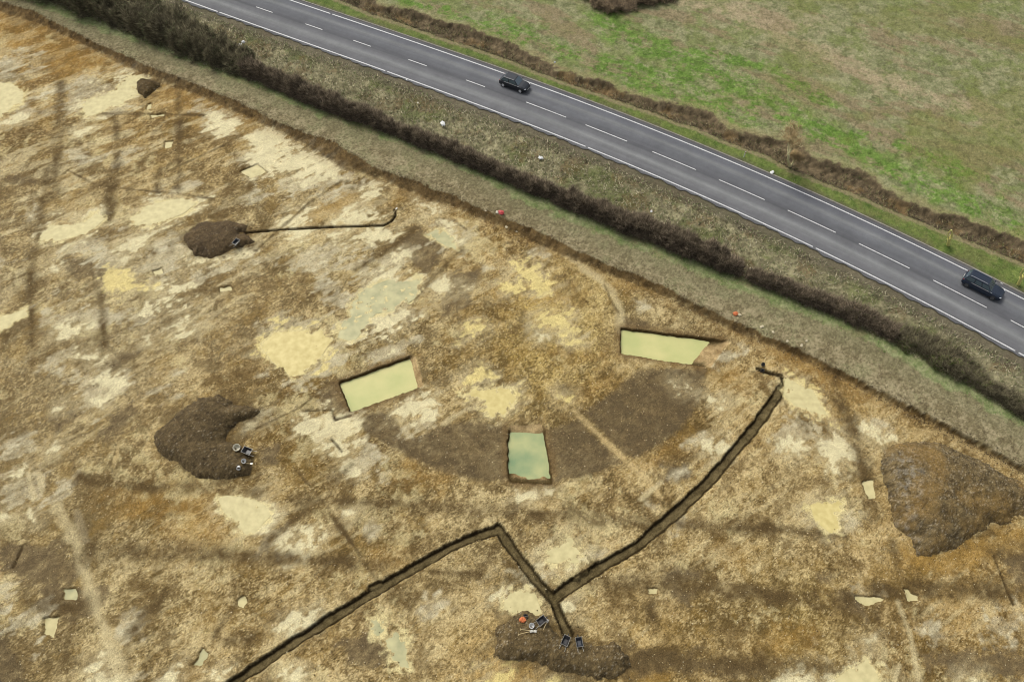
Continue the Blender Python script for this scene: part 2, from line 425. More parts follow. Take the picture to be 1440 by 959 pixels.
# lines: tile col, row, kind (K dark soil band, L pale track), width in px, points
BANDS = """
0 0 K 11 345,470 330,700 300,1100
0 0 K 9 1000,500 1010,700 1000,1060
0 0 K 9 650,640 660,900 620,1200
0 0 K 5 450,640 800,640 1140,650
0 0 K 4 950,959 1300,800
0 1 K 10 260,0 230,300 170,600 180,990
0 1 K 10 620,0 600,270
0 1 K 8 900,0 880,120
0 1 K 8 570,690 590,1000
0 1 K 3 380,0 540,80 760,110 1000,130 1200,160
0 1 L 3 230,590 500,340 600,270
0 1 G 3 520,900 1000,500 1200,400
0 1 L 5 930,940 1100,830 1200,740
0 2 K 13 440,770 640,790 860,820 1100,820 1438,860
0 2 K 13 0,-40 20,40
0 2 M 4 670,580 640,700
0 2 L 5 160,740 190,880 
0 2 L 5 220,740 240,840
1 1 K 4 0,450 300,180 480,60
1 1 K 9 860,740 1000,600 1150,440
1 1 K 8 560,560 760,430 900,320
1 1 K 3 1000,270 1100,270 1180,330
1 2 K 3 0,490 250,370 400,240 500,210
1 2 T 3 530,415 445,440 425,385 280,390
1 2 K 16 200,890 560,900 860,920 1438,950
1 2 T 4 425,550 480,615
1 2 K 3 240,740 400,930
1 2 L 7 1300,370 1180,380 1050,460
1 2 L 4 360,360 380,480
1 2 K 7 440,780 540,690
1 3 K 6 430,30 560,210 690,410
1 3 K 14 130,260 600,285 700,300
1 3 K 8 1350,200 1250,330
1 3 K 10 1000,340 1250,350
1 3 K 9 60,180 200,50 300,0
2 1 L 11 300,470 480,600 560,680 610,780 610,900
2 1 K 3 520,640 560,740 600,800
2 2 M 7 350,390 640,670 800,820 830,870
2 2 L 6 840,790 720,890
2 2 K 4 170,470 200,720
2 3 K 16 100,20 480,30 700,60 1438,100
2 3 K 18 450,390 1000,420 1438,460
2 3 K 30 640,830 1000,850 1438,880
2 3 K 12 790,480 790,610
3 2 K 17 370,180 400,330 480,520 550,760 590,990
3 2 M 9 820,520 870,508 980,500 1100,580 1250,650 1438,730 1520,770
3 3 K 10 -40,90 430,140
3 3 M 3 480,145 760,155
3 3 K 22 -40,480 450,500
3 3 T 3 1270,250 1320,380 1380,520
3 3 K 16 1270,240 1438,200
3 3 K 9 700,180 740,370
3 3 L 7 730,510 800,700 850,959 870,1010
3 3 L 4 700,980 740,860
3 3 K 16 -40,860 350,890
3 3 K 20 620,440 1300,440
3 3 K 10 600,480 640,700
0 3 L 12 320,-30 430,180 480,350 540,560 640,800 700,959 720,1010
0 3 K 24 500,240 850,230 1150,230 1500,265
0 3 K 15 150,520 500,540
0 3 K 12 1310,550 1200,700
0 3 T 3 130,190 75,310
0 3 K 7 400,700 330,900
0 3 K 14 930,470 760,660
0 3 K 14 1280,720 1438,720
0 3 G 7 430,0 480,160
"""
def tile(c, r, x, y): return (c * 360 + x / 3.995, (0, 240, 480, 719)[r] + y / 3.995)
def parse(s):
    c, r, k, *pts = s.split(); c = int(c); r = int(r)
    w = None
    if ',' not in pts[0]: w = float(pts.pop(0))
    P = np.array([at(*tile(c, r, *map(float, p.split(','))), ZS) for p in pts])
    return k, w, P
patches = [parse(s) for s in PATCH.strip().splitlines()]
bands = [parse(s) for s in BANDS.strip().splitlines()]
def mpp(P): # metres per photo pixel near P
    return np.hypot(np.hypot(P[0], P[1] ), CAM_H) / FPX

# narrow dug trenches (full pixels), width m, depth m
TRENCH = [("318,966 360,938 410,905 460,873 531,829 585,797 635,768 665,755 702,744", 1.0, .42),
          ("700,742 722,775 748,808 778,843", 1.0, .42), ("776,840 787,865 799,892", .95, .4),
          ("779,842 800,825 845,797 900,765 950,722 1000,674 1033,635 1060,603 1085,568 1104,541", 1.15, .42),
          ("1104,543 1098,528 1080,524 1066,519", .45, .25),
          ("522,826 534,822", .8, .3),
          ("345,328 362,326 410,322 470,319 540,317 551,311 556,303 555,295", .30, .28)]
# deep box-shaped sections: rim corners TL TR BR BL, water depth below rim, ramp side index (edge i -> i+1), ramp length
PITS = [("480,538 583,501 593,541 494,576", .42, 1, 1.2), ("717.6,599 761,597.5 774,678 717.6,675", .42, 0, 1.9),
        ("876,463 1024,481 999,514 875,495", .42, 1, 5.0)]
# murky standing water in shallow hollows and small test slots: outline, ragged edge m, label
PUDDLE = [("0,118 15,120 30,130 28,145 15,155 0,163 -25,165 -30,120", .25, "large cream puddle cut by the left edge of the photo"),
 ("337,241 362,230 376,242 352,250", .04, "small cream water filled slot near the top of the pale silt"),
 ("0,446 15,443 34,435 35,443 15,455 0,463 -30,470 -30,452", .12, "narrow cream puddle at the left edge below the pale silt streaks"),
 ("601,330 616,322 634,334 640,350 625,343 610,334", .12, "pale green pool at the tip of the dark clay triangle"),
 ("211,161 232,160 231,164 212,165", .03, "thin cream water slot below the smallest dark heap"),
 ("206,146 212,145 212,152 206,154", .03, "tiny cream water slot just under the smallest dark heap"),
 ("233,199 244,197 240,208 232,208", .06, "small square cream pool on brown clay south of the smallest heap"),
 ("309,404 326,402 325,408 310,409", .03, "short cream water slot south of the oval dark heap"),
 ("214,381 226,377 227,384 218,386", .1, "tiny bright puddle in the grey silt"),
 ("87,826 107,826 107,841 90,842", .03, "square greenish test slot beside the pale vehicle track"),
 ("61,869 83,867 75,896 60,889", .08, "slanting cream slot near the lower left corner"),
 ("333,844 343,837 347,846 341,855 333,851", .03, "small sunken pool in a deep square slot above the long trench"),
 ("273,933 283,911 296,917 283,935", .04, "grey green slanting slot just above the end of the long trench"),
 ("519,869 535,871 541,887 525,895", .25, "upper pale green puddle south of the long trench"),
 ("543,900 556,891 571,902 567,920 573,935 562,940 552,917", .3, "lower elongated pale green puddle south of the long trench"),
 ("911,826 926,826 926,835 912,835", .03, "tiny pale square slot on the dark furrow right of the trench fork"),
 ("1212,676 1230,674 1233,701 1222,701", .03, "narrow cream slot left of the big grey heap"),
 ("1204,839 1228,837 1246,842 1222,851 1210,849", .04, "cream pool in the lower half of a square slot"),
 ("1270,826 1277,825 1283,835 1290,837 1292,844 1278,844", .03, "L shaped cream pool in a small slot beneath the big grey heap"),
 ("370,488 388,470 452,466 462,480 452,495 435,517 415,530 398,525 382,500", .35, "round cream pool west of the ring ditch"),
 ("489,440 510,410 545,396 575,398 590,392 580,420 555,435 530,438 500,478 478,472", .5, "large pale green grey pool northwest of the ring ditch"),
 ("310,702 330,697 345,702 372,712 376,724 350,752 335,735 318,718", .3, "cream puddle south of the heap strewn with tools"),
 ("718,828 735,829 750,839 758,860 750,868 730,858 712,856", .3, "cream puddle between the trench corner and the junk strewn heap"),
 ("770,778 800,758 813,768 810,788 795,788 775,788", .3, "cream puddle inside the fork of the dark trenches"),
 ("1107,530 1125,545 1140,550 1160,580 1150,582 1125,572 1106,556", .3, "cream puddle at the upper end of the curved trench"),
 ("1144,712 1160,705 1180,706 1184,716 1172,722 1178,742 1168,745 1150,730", .25, "yellow cream puddle left of the narrow slot"),
 ("652,553 672,546 716,548 722,560 705,582 690,582 683,566", .3, "yellow puddle inside the ring ditch"),
 ("125,140 160,130 185,105 205,112 190,120 193,130 170,145 128,162 118,158", .3, "long cream puddle beside the smallest dark heap"),
 ("186,307 210,290 250,280 272,287 255,300 215,315 190,315", .3, "cream puddle northwest of the oval dark heap"),
 ("60,330 72,318 115,315 132,302 145,308 120,328 85,340 60,336", .3, "cream puddle at the left among grey streaks"),
 ("1180,955 1220,928 1230,932 1240,950 1255,962 1255,985 1180,985", .3, "pale pool cut by the bottom edge near the right corner"),
]

# ------------------------------------------------------------------ ground grid
gx = np.arange(-86, 86.01, .122)
gy = [3.0]
while gy[-1] < 110: gy.append(gy[-1] + .095 + .06 * (gy[-1] - 3) / 107)
gy = np.array(gy)
def ring(last, sgn, n=26, q=1.3, s0=.15):
    out = []; s = s0
    for i in range(n): last = last + sgn * s; out.append(last); s = min(s * q, 40)
    return out
gx = np.concatenate([ring(gx[0], -1)[::-1], gx, ring(gx[-1], 1)])
gy = np.concatenate([ring(gy[0], -1)[::-1], gy, ring(gy[-1], 1)])
X, Y = np.meshgrid(gx, gy); NY, NX = X.shape
def box_of(P, m):
    a, b = P.min(0) - m, P.max(0) + m
    return slice(max(0, np.searchsorted(gy, a[1])), np.searchsorted(gy, b[1])), slice(max(0, np.searchsorted(gx, a[0])), np.searchsorted(gx, b[0]))

rag1 = fbm(X, Y, 1.6, 1, 4) - .5; rag2 = fbm(X, Y, .45, 4, 3) - .5
dlip = -above(X, Y, LIP) + rag2 * .5 + rag1 * .5          # + inside the site
dtoe = -above(X, Y, TOE) + rag1 * .5 + rag2 * .3
site = dlip > 0
tb = np.where(dtoe > 0, 1, np.clip(dlip / np.maximum(dlip - dtoe, 1e-3), 0, 1)); tb = np.where(site, tb, 0)
lowf = fbm(X, Y, 14, 6, 3) - .5
fine = rng.random(X.shape).astype(np.float32) - .5
n05 = fbm(X, Y, .5, 2, 3) - .5
Zs = ZS + lowf * .12 + (fbm(X, Y, 2.5, 3, 3) - .5) * .10 + n05 * .07 + fine * .022
Zf = lowf * .1 + (fbm(X, Y, 1.2, 5, 3) - .5) * .08 + n05 * .05 + fine * .035
Z = Zf * (1 - tb ** .8) + Zs * tb ** .8
bank = site & (dtoe < 0.1)
Z = Z + np.where(bank, (fbm(X, Y, .6, 8, 3) - .5) * .22, 0)

# ---- colour of the stripped site
def C(*c): return alb(*c).astype(np.float32)
def mixc(A, B, m): return A + (B - A) * m[..., None]
ca, sa = math.cos(R(33)), math.sin(R(33))
U = X * ca + Y * sa; V = -X * sa + Y * ca                 # machine stripping runs towards the upper right
streak = cfb(U * .28, V, 1.1, s=2, o=5); streak2 = cfb(U * .2, V, .5, s=7, o=4)
n8 = cfb(X, Y, 8, s=3, o=5, g=.6); n2 = cfb(X, Y, 2.6, s=5, o=5, g=.7); n_5 = cfb(X, Y, .9, s=9, o=3, g=.85)
wx = X + rag1 * 1.5; wy = Y + rag2 * 1.2
nfl = np.clip(cfb(X, Y, .22, s=1, o=1) * .5 + .5 * (fine + .5), 0, 1)
t = .26 * n8 + .30 * cfb(wx, wy, 3.2, s=5, o=6, g=.75) + .26 * n_5 + .34 * (fine + .5) * (.5 + .5 * n2)
t = np.clip((t - .575 - .026 * sst(-25, 15, X) * sst(75, 30, Y)) * 2.3 + .5, 0, 1)
base = mixc(mixc(C(96, 78, 44)[None, None], C(156, 132, 86)[None, None], sst(.05, .5, t)), C(208, 186, 134)[None, None], sst(.5, .95, t))
base = base.astype(np.float32)
# slow drifts of tone across the site, given as soft discs (px)
DRIFT = [(90, 60, 130, 'O', .55), (200, 260, 120, 'O', .35), (330, 130, 110, 'O', .4), (40, 280, 90, 'g', .6), (60, 420, 110, 'g', .5), (200, 430, 150, 'g', .55),
         (100, 620, 150, 'g', .55), (60, 760, 110, 'g', .4), (250, 780, 130, 'd', .55), (90, 700, 120, 'd', .3), (500, 370, 90, 'p', .45), (420, 250, 80, 'p', .5),
         (230, 290, 120, 'p', .3), (560, 480, 60, 'p', .3), (720, 420, 90, 'O', .4), (650, 430, 60, 'd', .35), (800, 430, 70, 'Y', .4), (900, 470, 60, 'p', .2),
         (640, 720, 150, 'p', .2), (480, 640, 80, 'd', .25), (1000, 620, 90, 'O', .2), (1180, 560, 90, 'O', .35), (1150, 690, 110, 'p', .22), (1330, 810, 110, 'O', .35),
         (950, 830, 150, 'p', .18), (1100, 870, 160, 'd', .25), (650, 850, 110, 'p', .25), (700, 930, 60, 'U', .35), (930, 930, 80, 'U', .2), (1120, 880, 60, 'Y', .15),
         (1350, 920, 100, 'd', .3), (400, 600, 90, 'd', .3), (500, 800, 90, 'd', .2), (330, 620, 70, 'd', .25), (130, 880, 120, 'p', .2), (60, 200, 80, 'd', .3),
         (850, 380, 90, 'p', .25), (960, 440, 60, 'p', .2), (1230, 620, 50, 'p', .2), (760, 500, 90, 'Y', .25), (330, 560, 120, 'O', .2), (290, 450, 90, 'g', .3)]
KC = {'O': C(164, 128, 66), 'U': C(182, 142, 66), 'g': C(140, 124, 90), 'd': C(104, 84, 44), 'p': C(200, 182, 134), 'Y': C(216, 190, 110)}
for (x, y, r, k, a) in DRIFT:
    c = at(x, y, ZS); rr = r * mpp(c); sl_ = box_of(np.array([c]), rr * 2.2)
    d = np.hypot(X[sl_] - c[0], (Y[sl_] - c[1]) * .9) / rr
    m = a * np.exp(-d * d) * (.35 + 1.3 * (1 - t[sl_] if k in 'dg' else t[sl_])) * (.5 + n2[sl_])
    base[sl_] = mixc(base[sl_], KC[k], np.clip(m, 0, .85))
rough = np.full(X.shape, .93, np.float32)
# stripping streaks: pale in the upper left half, faint elsewhere
wst = sst(60, -30, (X + 20) + 0) * sst(25, 60, Y)
base = mixc(base, C(212, 197, 152), .75 * sst(.56, .76, streak) * wst * (.4 + .8 * n8) * (site))
base = mixc(base, C(104, 84, 52), .5 * sst(.40, .15, streak) * wst)
base = mixc(base, C(214, 196, 146), .42 * sst(.55, .85, streak2) * sst(.4, .7, n8))
crm = cfb(wx * .8, wy, 4.2, s=11, o=6, g=.72); base = mixc(base, C(222, 206, 152), .5 * sst(.70, .86, crm))
base = mixc(base, C(222, 200, 146), .5 * sst(.66, .92, nfl) * sst(.2, .55, n2)); base = mixc(base, C(84, 66, 30), .5 * sst(.34, .08, nfl))
stn = cfb(wx * 1.1, wy, 1.9, s=8, o=6, g=.7); base = mixc(base, C(100, 80, 46), .55 * sst(.60, .85, stn)); base = mixc(base, C(150, 120, 60), .3 * sst(.40, .15, stn))

mS = np.zeros(X.shape, np.float32)
SPEC = {  # colour, opacity, ragged big, ragged small, softness
 'O': (C(164, 126, 60), .42, 3.0, 1.6, 1.5), 'U': (C(164, 130, 68), .62, 1.4, 1.0, .5), 'D': (C(112, 96, 68), .92, 1.4, 1.0, .45), 'G': (C(200, 190, 156), .82, 3.2, 2.0, .5),
 'S': (C(232, 220, 174), .95, 3.0, 2.6, .28), 'Y': (C(230, 210, 138), .95, 3.0, 2.8, .28)}
srg = (fbm(U * .3, V, 1.0, 6, 4, .7) - .5) * sst(60, -20, X) + (fbm(X, Y, .8, 7, 4, .7) - .5) * sst(-20, 60, X)
SPEC['R'] = (C(103, 88, 62), .93, .6, .9, .35)
for kind in ('O', 'U', 'D', 'R', 'G', 'S', 'Y'):
    for k, w, P in patches:
        if k != kind: continue
        s_ = box_of(P, 2.5); col, op, ra, rb, e = SPEC[k]
        sz = math.sqrt(abs(np.sum(P[:, 0] * np.roll(P[:, 1], -1) - np.roll(P[:, 0], -1) * P[:, 1])) / 2); q = min(1.0, sz / 3.5) if k != 'R' else .3
        sd = sd_poly(X[s_], Y[s_], P) + ra * rag1[s_] * 1.0 * q + ra * 1.9 * q * srg[s_] + rb * rag2[s_] * 1.1 * (.3 + .7 * q) + .12 * fine[s_] - .04
        m = sst(e, -e, sd)
        if k == 'G': m = m * (.45 + .75 * streak2[s_]) * (.55 + .5 * n_5[s_])
        if k == 'R': m = m * (.80 + .24 * (1 - n_5[s_]))
        if k == 'D': m = m * (.72 + .4 * (1 - n_5[s_]))
        if k in 'OU': m = m * (.5 + .7 * n2[s_])
        m = np.clip(m * op, 0, 1)
        if k in 'SY':
            holes = sst(.70, .9, n_5[s_]) * sst(-1.6, -.2, sd) * .8; m = m * (1 - holes) * (.86 + .2 * srg[s_]); m = np.clip(m, 0, 1); mS[s_] = np.maximum(mS[s_], m)
            halo = sst(1.8, -.1, sd) * .60 * (.25 + .9 * streak2[s_])
            base[s_] = mixc(base[s_], C(190, 175, 134), np.clip(halo, 0, 1))
        if k == 'G': mS[s_] = np.maximum(mS[s_], m * .4)
        base[s_] = mixc(base[s_], col * (1 + .22 * (n_5[s_] - .5)[..., None]), m)
BS = {'K': (C(92, 75, 46), .84, .5), 'T': (C(60, 46, 24), .9, .12), 'L': (C(208, 192, 146), .66, .5), 'M': (C(200, 176, 124), .62, .35), 'G': (C(180, 166, 132), .4, .3)}
for k, w, P in bands:
    s_ = box_of(P, 3.0); col, op, e = BS[k]
    hw = w * mpp(P.mean(0)) / 2
    e = min(e, hw * .8) if k != 'K' else (hw * .7 + .2 if w > 6 else hw * .8 + .05)
    sd = seg_dist(X[s_], Y[s_], P) - hw + rag1[s_] * min(.9, hw * 1.5) + rag2[s_] * min(.8, hw)
    m = sst(e, -e, sd) * op * ((.30 + .45 * (1 - n_5[s_]) + .65 * (1 - n2[s_])) if k == 'K' else (.75 + .4 * n_5[s_]))
    base[s_] = mixc(base[s_], col, np.clip(m, 0, 1))
    if k == 'T': Z[s_] -= .12 * sst(.1, -.1, sd)
flat_m = np.clip(mS, 0, 1)
Z = np.where(site & (dtoe > 0), Z - flat_m * (.04 + (n05 * .06 + fine * .02)), Z)
rough = rough - .35 * flat_m
# bank / section
bankm = sst(.35, -.25, dtoe + rag2 * .7) * site
bk = mixc(C(74, 58, 34)[None, None], C(118, 96, 60)[None, None], n_5)
base = mixc(base, bk, np.clip(bankm, 0, 1) * .92)
toem = sst(2.2, 0, dtoe) * (dtoe > 0) * .35; base = mixc(base, C(128, 100, 58), toem * (.5 + .6 * n2))

for hp in ("192,117 200,113 222,115 224,122 214,130 204,138 196,132 191,125", "262,330 280,316 305,311 348,318 352,334 358,341 318,356 275,358", "217,620 222,605 258,572 305,557 362,578 322,606 358,648 352,668 295,674 255,654",
           "694,908 704,880 722,861 780,882 838,908 884,922 865,954 805,950 712,929"):
    P = line(hp, ZS); s_ = box_of(P, 4)
    base[s_] = mixc(base[s_], C(98, 80, 50), sst(1.3, -.2, sd_poly(X[s_], Y[s_], P) + rag1[s_] * 4 + rag2[s_] * 2) * (.5 + .5 * n_5[s_]))
# ---- trenches and pits carve the site
dT = np.full(X.shape, 9.0); depT = np.zeros(X.shape)
for s, w, dep in TRENCH:
    P = line(s, ZS); s_ = box_of(P, 2.0)
    d = seg_dist(X[s_], Y[s_], P) - w * .44 + (rag1[s_] * .30 + rag2[s_] * .16 + fine[s_] * .05) * min(1, w)
    depT[s_] = np.where(d < dT[s_], dep, depT[s_]); dT[s_] = np.minimum(dT[s_], d)
carve = sst(.05, -.06, dT)
Z = Z * (1 - carve) + (ZS - depT + n05 * .12 + fine * .05) * carve
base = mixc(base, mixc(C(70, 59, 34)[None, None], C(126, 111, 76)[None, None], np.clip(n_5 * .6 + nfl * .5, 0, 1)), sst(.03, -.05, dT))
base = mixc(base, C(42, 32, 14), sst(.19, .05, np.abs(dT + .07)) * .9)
pit_obj = []
for s, wd, ramp, rl in PITS:
    P = line(s, ZS); s_ = box_of(P, 2.0); x, y = X[s_], Y[s_]
    d = sd_poly(x, y, P) + rag2[s_] * .22 + rag1[s_] * .22
    a, b = P[ramp], P[(ramp + 1) % 4]; nrm = np.array([-(b - a)[1], (b - a)[0]]); nrm /= np.linalg.norm(nrm)
    if np.dot(P.mean(0) - a, nrm) < 0: nrm = -nrm
    dr = (x - a[0]) * nrm[0] + (y - a[1]) * nrm[1] + rag1[s_] * .5
    dr2 = dr if ramp != 0 else np.minimum(dr, 1.1 * (sd_poly(x, y, P[[0, 1, 2, 3]]) * 0 + ((P[3][1] + P[2][1]) / 2 - y) * -1) + rag1[s_] * 2.5 + .15)
    depth = np.clip(dr2 / rl, 0, 1) * .85 + .12
    d = d - .16
    carve = sst(.08, -.16, d)
    Z[s_] = Z[s_] * (1 - carve) + (ZS - depth + n05[s_] * .06) * carve
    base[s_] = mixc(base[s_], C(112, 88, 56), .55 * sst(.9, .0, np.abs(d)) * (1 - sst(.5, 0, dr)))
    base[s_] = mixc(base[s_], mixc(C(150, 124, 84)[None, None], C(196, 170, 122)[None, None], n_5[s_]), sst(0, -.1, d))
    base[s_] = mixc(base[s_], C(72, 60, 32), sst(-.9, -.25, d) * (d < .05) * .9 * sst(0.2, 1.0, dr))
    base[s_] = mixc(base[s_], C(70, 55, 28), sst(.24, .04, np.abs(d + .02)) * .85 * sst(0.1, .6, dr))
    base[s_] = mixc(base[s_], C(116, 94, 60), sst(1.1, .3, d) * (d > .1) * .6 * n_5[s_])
    pit_obj.append(P)
pud = []
for s, rg, lab in PUDDLE:
    P = line(s, ZS); s_ = box_of(P, 1.8)
    small = rg < .11
    d = sd_poly(X[s_], Y[s_], P) + rag1[s_] * rg * 3.2 + rag2[s_] * max(rg * 2.4, .38) + (fine[s_] * .06 if not small else 0)
    c = P.mean(0); gpd = 'green' in lab; lvl = ZS + (fbm(np.array([c[0]]), np.array([c[1]]), 14, 6, 3)[0] - .5) * .12 - (.20 if small else .03)
    e = .06 if small else .45
    isl = np.clip(cfb(X[s_], Y[s_], 1.1, s=10, o=4) - .66, 0, 1) * (.8 if rg > .2 else 0)
    carve = sst(e, -e, d)
    tgt = lvl - (.10 if small else .045) + (n05[s_] * (.22 if gpd else .10) if not small else 0) + rag2[s_] * (.05 if not small else 0)
    Z[s_] = Z[s_] * (1 - carve) + tgt * carve
    if small:
        base[s_] = mixc(base[s_], C(84, 66, 38), sst(.16, .02, np.abs(d)) * .45)
        base[s_] = mixc(base[s_], C(196, 176, 124), sst(0, -.1, d) * .9)
    else:
        base[s_] = mixc(base[s_], C(222, 206, 150), sst(.6, .0, d + rag2[s_] * 1.2 + srg[s_] * .8) * .9)
        Z[s_] = np.where((d > .5) & (d < 1.4), np.maximum(Z[s_], lvl + .003), Z[s_])
    pud.append((P, lvl, lab, small))

# ---- colour of the fields and verges
dg = above(X, Y, GRASS); df = above(X, Y, FOOT); dsl = above(X, Y, SC_LO); dsh = above(X, Y, SC_HI)
_w = fbm(X, Y, 6, 2, 4, .65) - .5; dsh = dsh + _w * 5; dsl = dsl + _w * .8
s_road = above(X, Y, cl)
tops = mixc(mixc(C(126, 115, 84)[None, None], C(160, 148, 114)[None, None], sst(.2, .8, n_5 * .6 + n2 * .4)), C(132, 130, 92), .6 * sst(.5, .85, n2) )
tops = mixc(tops, C(96, 80, 56), .5 * sst(.40, .15, nfl)); tops = mixc(tops, C(176, 160, 130), .3 * sst(.65, .9, nfl))
tops = mixc(tops, C(124, 120, 88), .5 * sst(-2.6, -.4, dg))
gr = mixc(mixc(C(118, 130, 80)[None, None], C(156, 158, 114)[None, None], n_5), C(140, 128, 92), .6 * sst(.55, .9, n2))
fcol = mixc(tops, gr, sst(-.1, .5, dg - .2 + rag1 * 2 + rag2))
vg = mixc(mixc(C(116, 110, 82)[None, None], C(166, 158, 122)[None, None], n_5), C(92, 104, 50), .6 * sst(.5, .8, cfb(X, Y, 3.4, s=4, o=4)))
vg = mixc(vg, C(112, 88, 58), .5 * sst(.6, .85, cfb(X, Y, 2.2, s=8, o=4)))
fcol = mixc(fcol, vg, sst(0, .5, df + rag2))
fcol = mixc(fcol, C(98, 90, 74), .8 * sst(-6.6, -5.2, s_road + rag1 * 1.2) * (s_road < 0))
fv = mixc(mixc(C(84, 104, 46)[None, None], C(120, 132, 70)[None, None], n_5), C(118, 116, 72), .5 * sst(.5, .8, n2))
fcol = mixc(fcol, fv, sst(0, .3, s_road))
fcol = mixc(fcol, C(104, 98, 80), .75 * sst(5.4, 4.5, s_road + rag1) * (s_road > 0))
scb = mixc(mixc(C(84, 73, 54)[None, None], C(126, 110, 84)[None, None], n_5), C(136, 108, 64), .4 * sst(.5, .75, n2) * sst(1.6, .6, np.abs(dsl - 1.3)))
fcol = mixc(fcol, C(150, 134, 104), .75 * sst(.55, .1, np.abs(dsl + .15 + rag2 * .5)))
fcol = mixc(fcol, scb, sst(0, .35, dsl + rag2))
# far pasture
bright = np.zeros(X.shape)
for s, w in (("850,30 900,60 960,85 1040,115 1130,170 1230,225 1330,270 1440,330 1500,360", 3.2), ("980,75 1080,95 1160,140", 1.6), ("700,30 780,70 860,100 960,140 1060,165", 2.4), ("1080,130 1160,190 1260,250 1340,280", 1.8), ("1200,190 1300,215 1380,250", 1.2), ("860,85 940,105 1000,130", 1.6), ("560,0 650,25 740,60", 1.5)):
    bright = np.maximum(bright, sst(w * 1.25, 0, seg_dist(X, Y, line(s)) + rag1 * 5))
U2 = X * .87 - Y * .5; V2 = X * .5 + Y * .87
grain = cfb(U2 * .6, V2 * 1.3, .6, s=6, o=4, g=.8)
pas = mixc(mixc(C(120, 123, 84)[None, None], C(160, 157, 118)[None, None], n_5), C(116, 128, 66), .55 * sst(.45, .8, n2))
pas = mixc(pas, C(146, 124, 98), .6 * sst(.52, .8, cfb(U2 * .35, V2, 2.6, s=9, o=5, g=.7)))
pas = mixc(pas, mixc(C(90, 122, 46)[None, None], C(122, 152, 70)[None, None], n_5), np.clip(bright * (.2 + 1.2 * sst(.3, .65, grain * .6 + n2 * .4)), 0, 1) * .9)
pale = sst(2.6, .2, seg_dist(X, Y, line("960,0 1040,20 1110,55 1180,85 1240,115 1310,135 1380,160 1440,185")) + rag1 * 6 + rag2 * 3)
pas = mixc(pas, C(178, 160, 128), np.clip(pale * (.4 + .8 * n_5), 0, 1) * .7)
pale = sst(5, 1, seg_dist(X, Y, line("960,-10 1040,10 1120,30")) + rag1 * 7); pas = mixc(pas, C(172, 156, 124), pale * .5 * n_5)
pas = mixc(pas, C(122, 124, 66), .5 * sst(.5, .75, n8) * sst(20, 50, X))
pas = mixc(pas, C(72, 76, 46), .32 * sst(.28, .05, cfb(X, Y, .6, s=7, o=2)) )
fcol = mixc(fcol, mixc(pas, C(150, 142, 98), .6 * sst(1.6, .2, dsh + rag1)), sst(-.2, .3, dsh + rag2))
fcol = fcol * (1 + .30 * (nfl - .5) + .2 * fine)[..., None]
Z = np.where(~site, Z + np.where((df > 0) & (s_road < -4.5), (fbm(X, Y, .9, 10, 4) - .5) * .55, 0), Z)
ditch = sst(0, 1.2, dsl) * sst(0, -1.2, dsh); Z = Z - ditch * .55 + ditch * (fbm(X, Y, .8, 3, 4) - .5) * .7
Z = np.where(np.abs(s_road) < 4.7, -.10, np.where(np.abs(s_road) < 5.6, np.minimum(Z, -.10 + (np.abs(s_road) - 4.7) * .12), Z))

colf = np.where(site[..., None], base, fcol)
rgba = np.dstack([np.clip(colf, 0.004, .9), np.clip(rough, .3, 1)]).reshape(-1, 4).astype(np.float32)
VV = np.stack([X, Y, Z], -1).reshape(-1, 3)
idx = np.arange(NY * NX).reshape(NY, NX)
FF = np.stack([idx[:-1, :-1], idx[:-1, 1:], idx[1:, 1:], idx[1:, :-1]], -1)
fs = site[:-1, :-1] & site[1:, 1:]
def submesh(name, mask, mat):
    F = FF[mask]; used = np.zeros(NY * NX, bool); used[F.ravel()] = True
    rm = np.cumsum(used) - 1
    return npmesh(name, VV[used], rm[F], mat, col=rgba[used], smooth=True)
M_site = vc_mat('clay_and_silt', .9, (3.0, .90, 1.10), (11, .60, 1.40), bump=.6, spec=.08, alpha_rough=True)
M_field = vc_mat('turf_and_topsoil', .95, (3.0, .85, 1.15), (16, .72, 1.28), bump=.5, spec=.12)
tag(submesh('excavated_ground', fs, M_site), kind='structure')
tag(submesh('field_ground', ~fs, M_field), kind='structure')
def zat(x, y):
    j = np.clip(np.searchsorted(gx, x) - 1, 0, NX - 2); i = np.clip(np.searchsorted(gy, y) - 1, 0, NY - 2)
    return Z[i, j]
def zmax(x, y, r=.15):
    return max(float(zat(x + a, y + b)) for a in (-r, 0, r) for b in (-r, 0, r))

# ------------------------------------------------------------------ water
def water_mat(name, c1, c2, sc, al=.96):
    m, nt, b = mat_base(name)
    r, f = noise_ramp(nt, sc, tuple(c1), tuple(c2), detail=5)
    nt.links.new(r, b.inputs['Base Color']); b.inputs['Alpha'].default_value = al; b.inputs['Roughness'].default_value = .35; b.inputs['IOR'].default_value = 1.33
    b.inputs['Specular IOR Level'].default_value = .12
    n = nt.nodes.new('ShaderNodeTexNoise'); n.inputs['Scale'].default_value = 6
    bm = nt.nodes.new('ShaderNodeBump'); bm.inputs['Strength'].default_value = .05; nt.links.new(n.outputs['Fac'], bm.inputs['Height'])
    nt.links.new(bm.outputs[0], b.inputs['Normal']); return m
M_w = water_mat('murky_cream_water', alb(206, 194, 142), alb(232, 218, 164), 1.6)
M_wg = water_mat('murky_grey_green_water', alb(178, 176, 134), alb(214, 206, 156), 1.1)
M_wy = water_mat('murky_yellow_water', alb(210, 192, 126), alb(236, 218, 152), 1.5)
M_pit = water_mat('yellow_green_water', alb(208, 210, 142), alb(234, 224, 158), .4, .86)
M_pit2 = water_mat('jade_green_water', alb(122, 160, 122), alb(212, 212, 152), .32, .80)
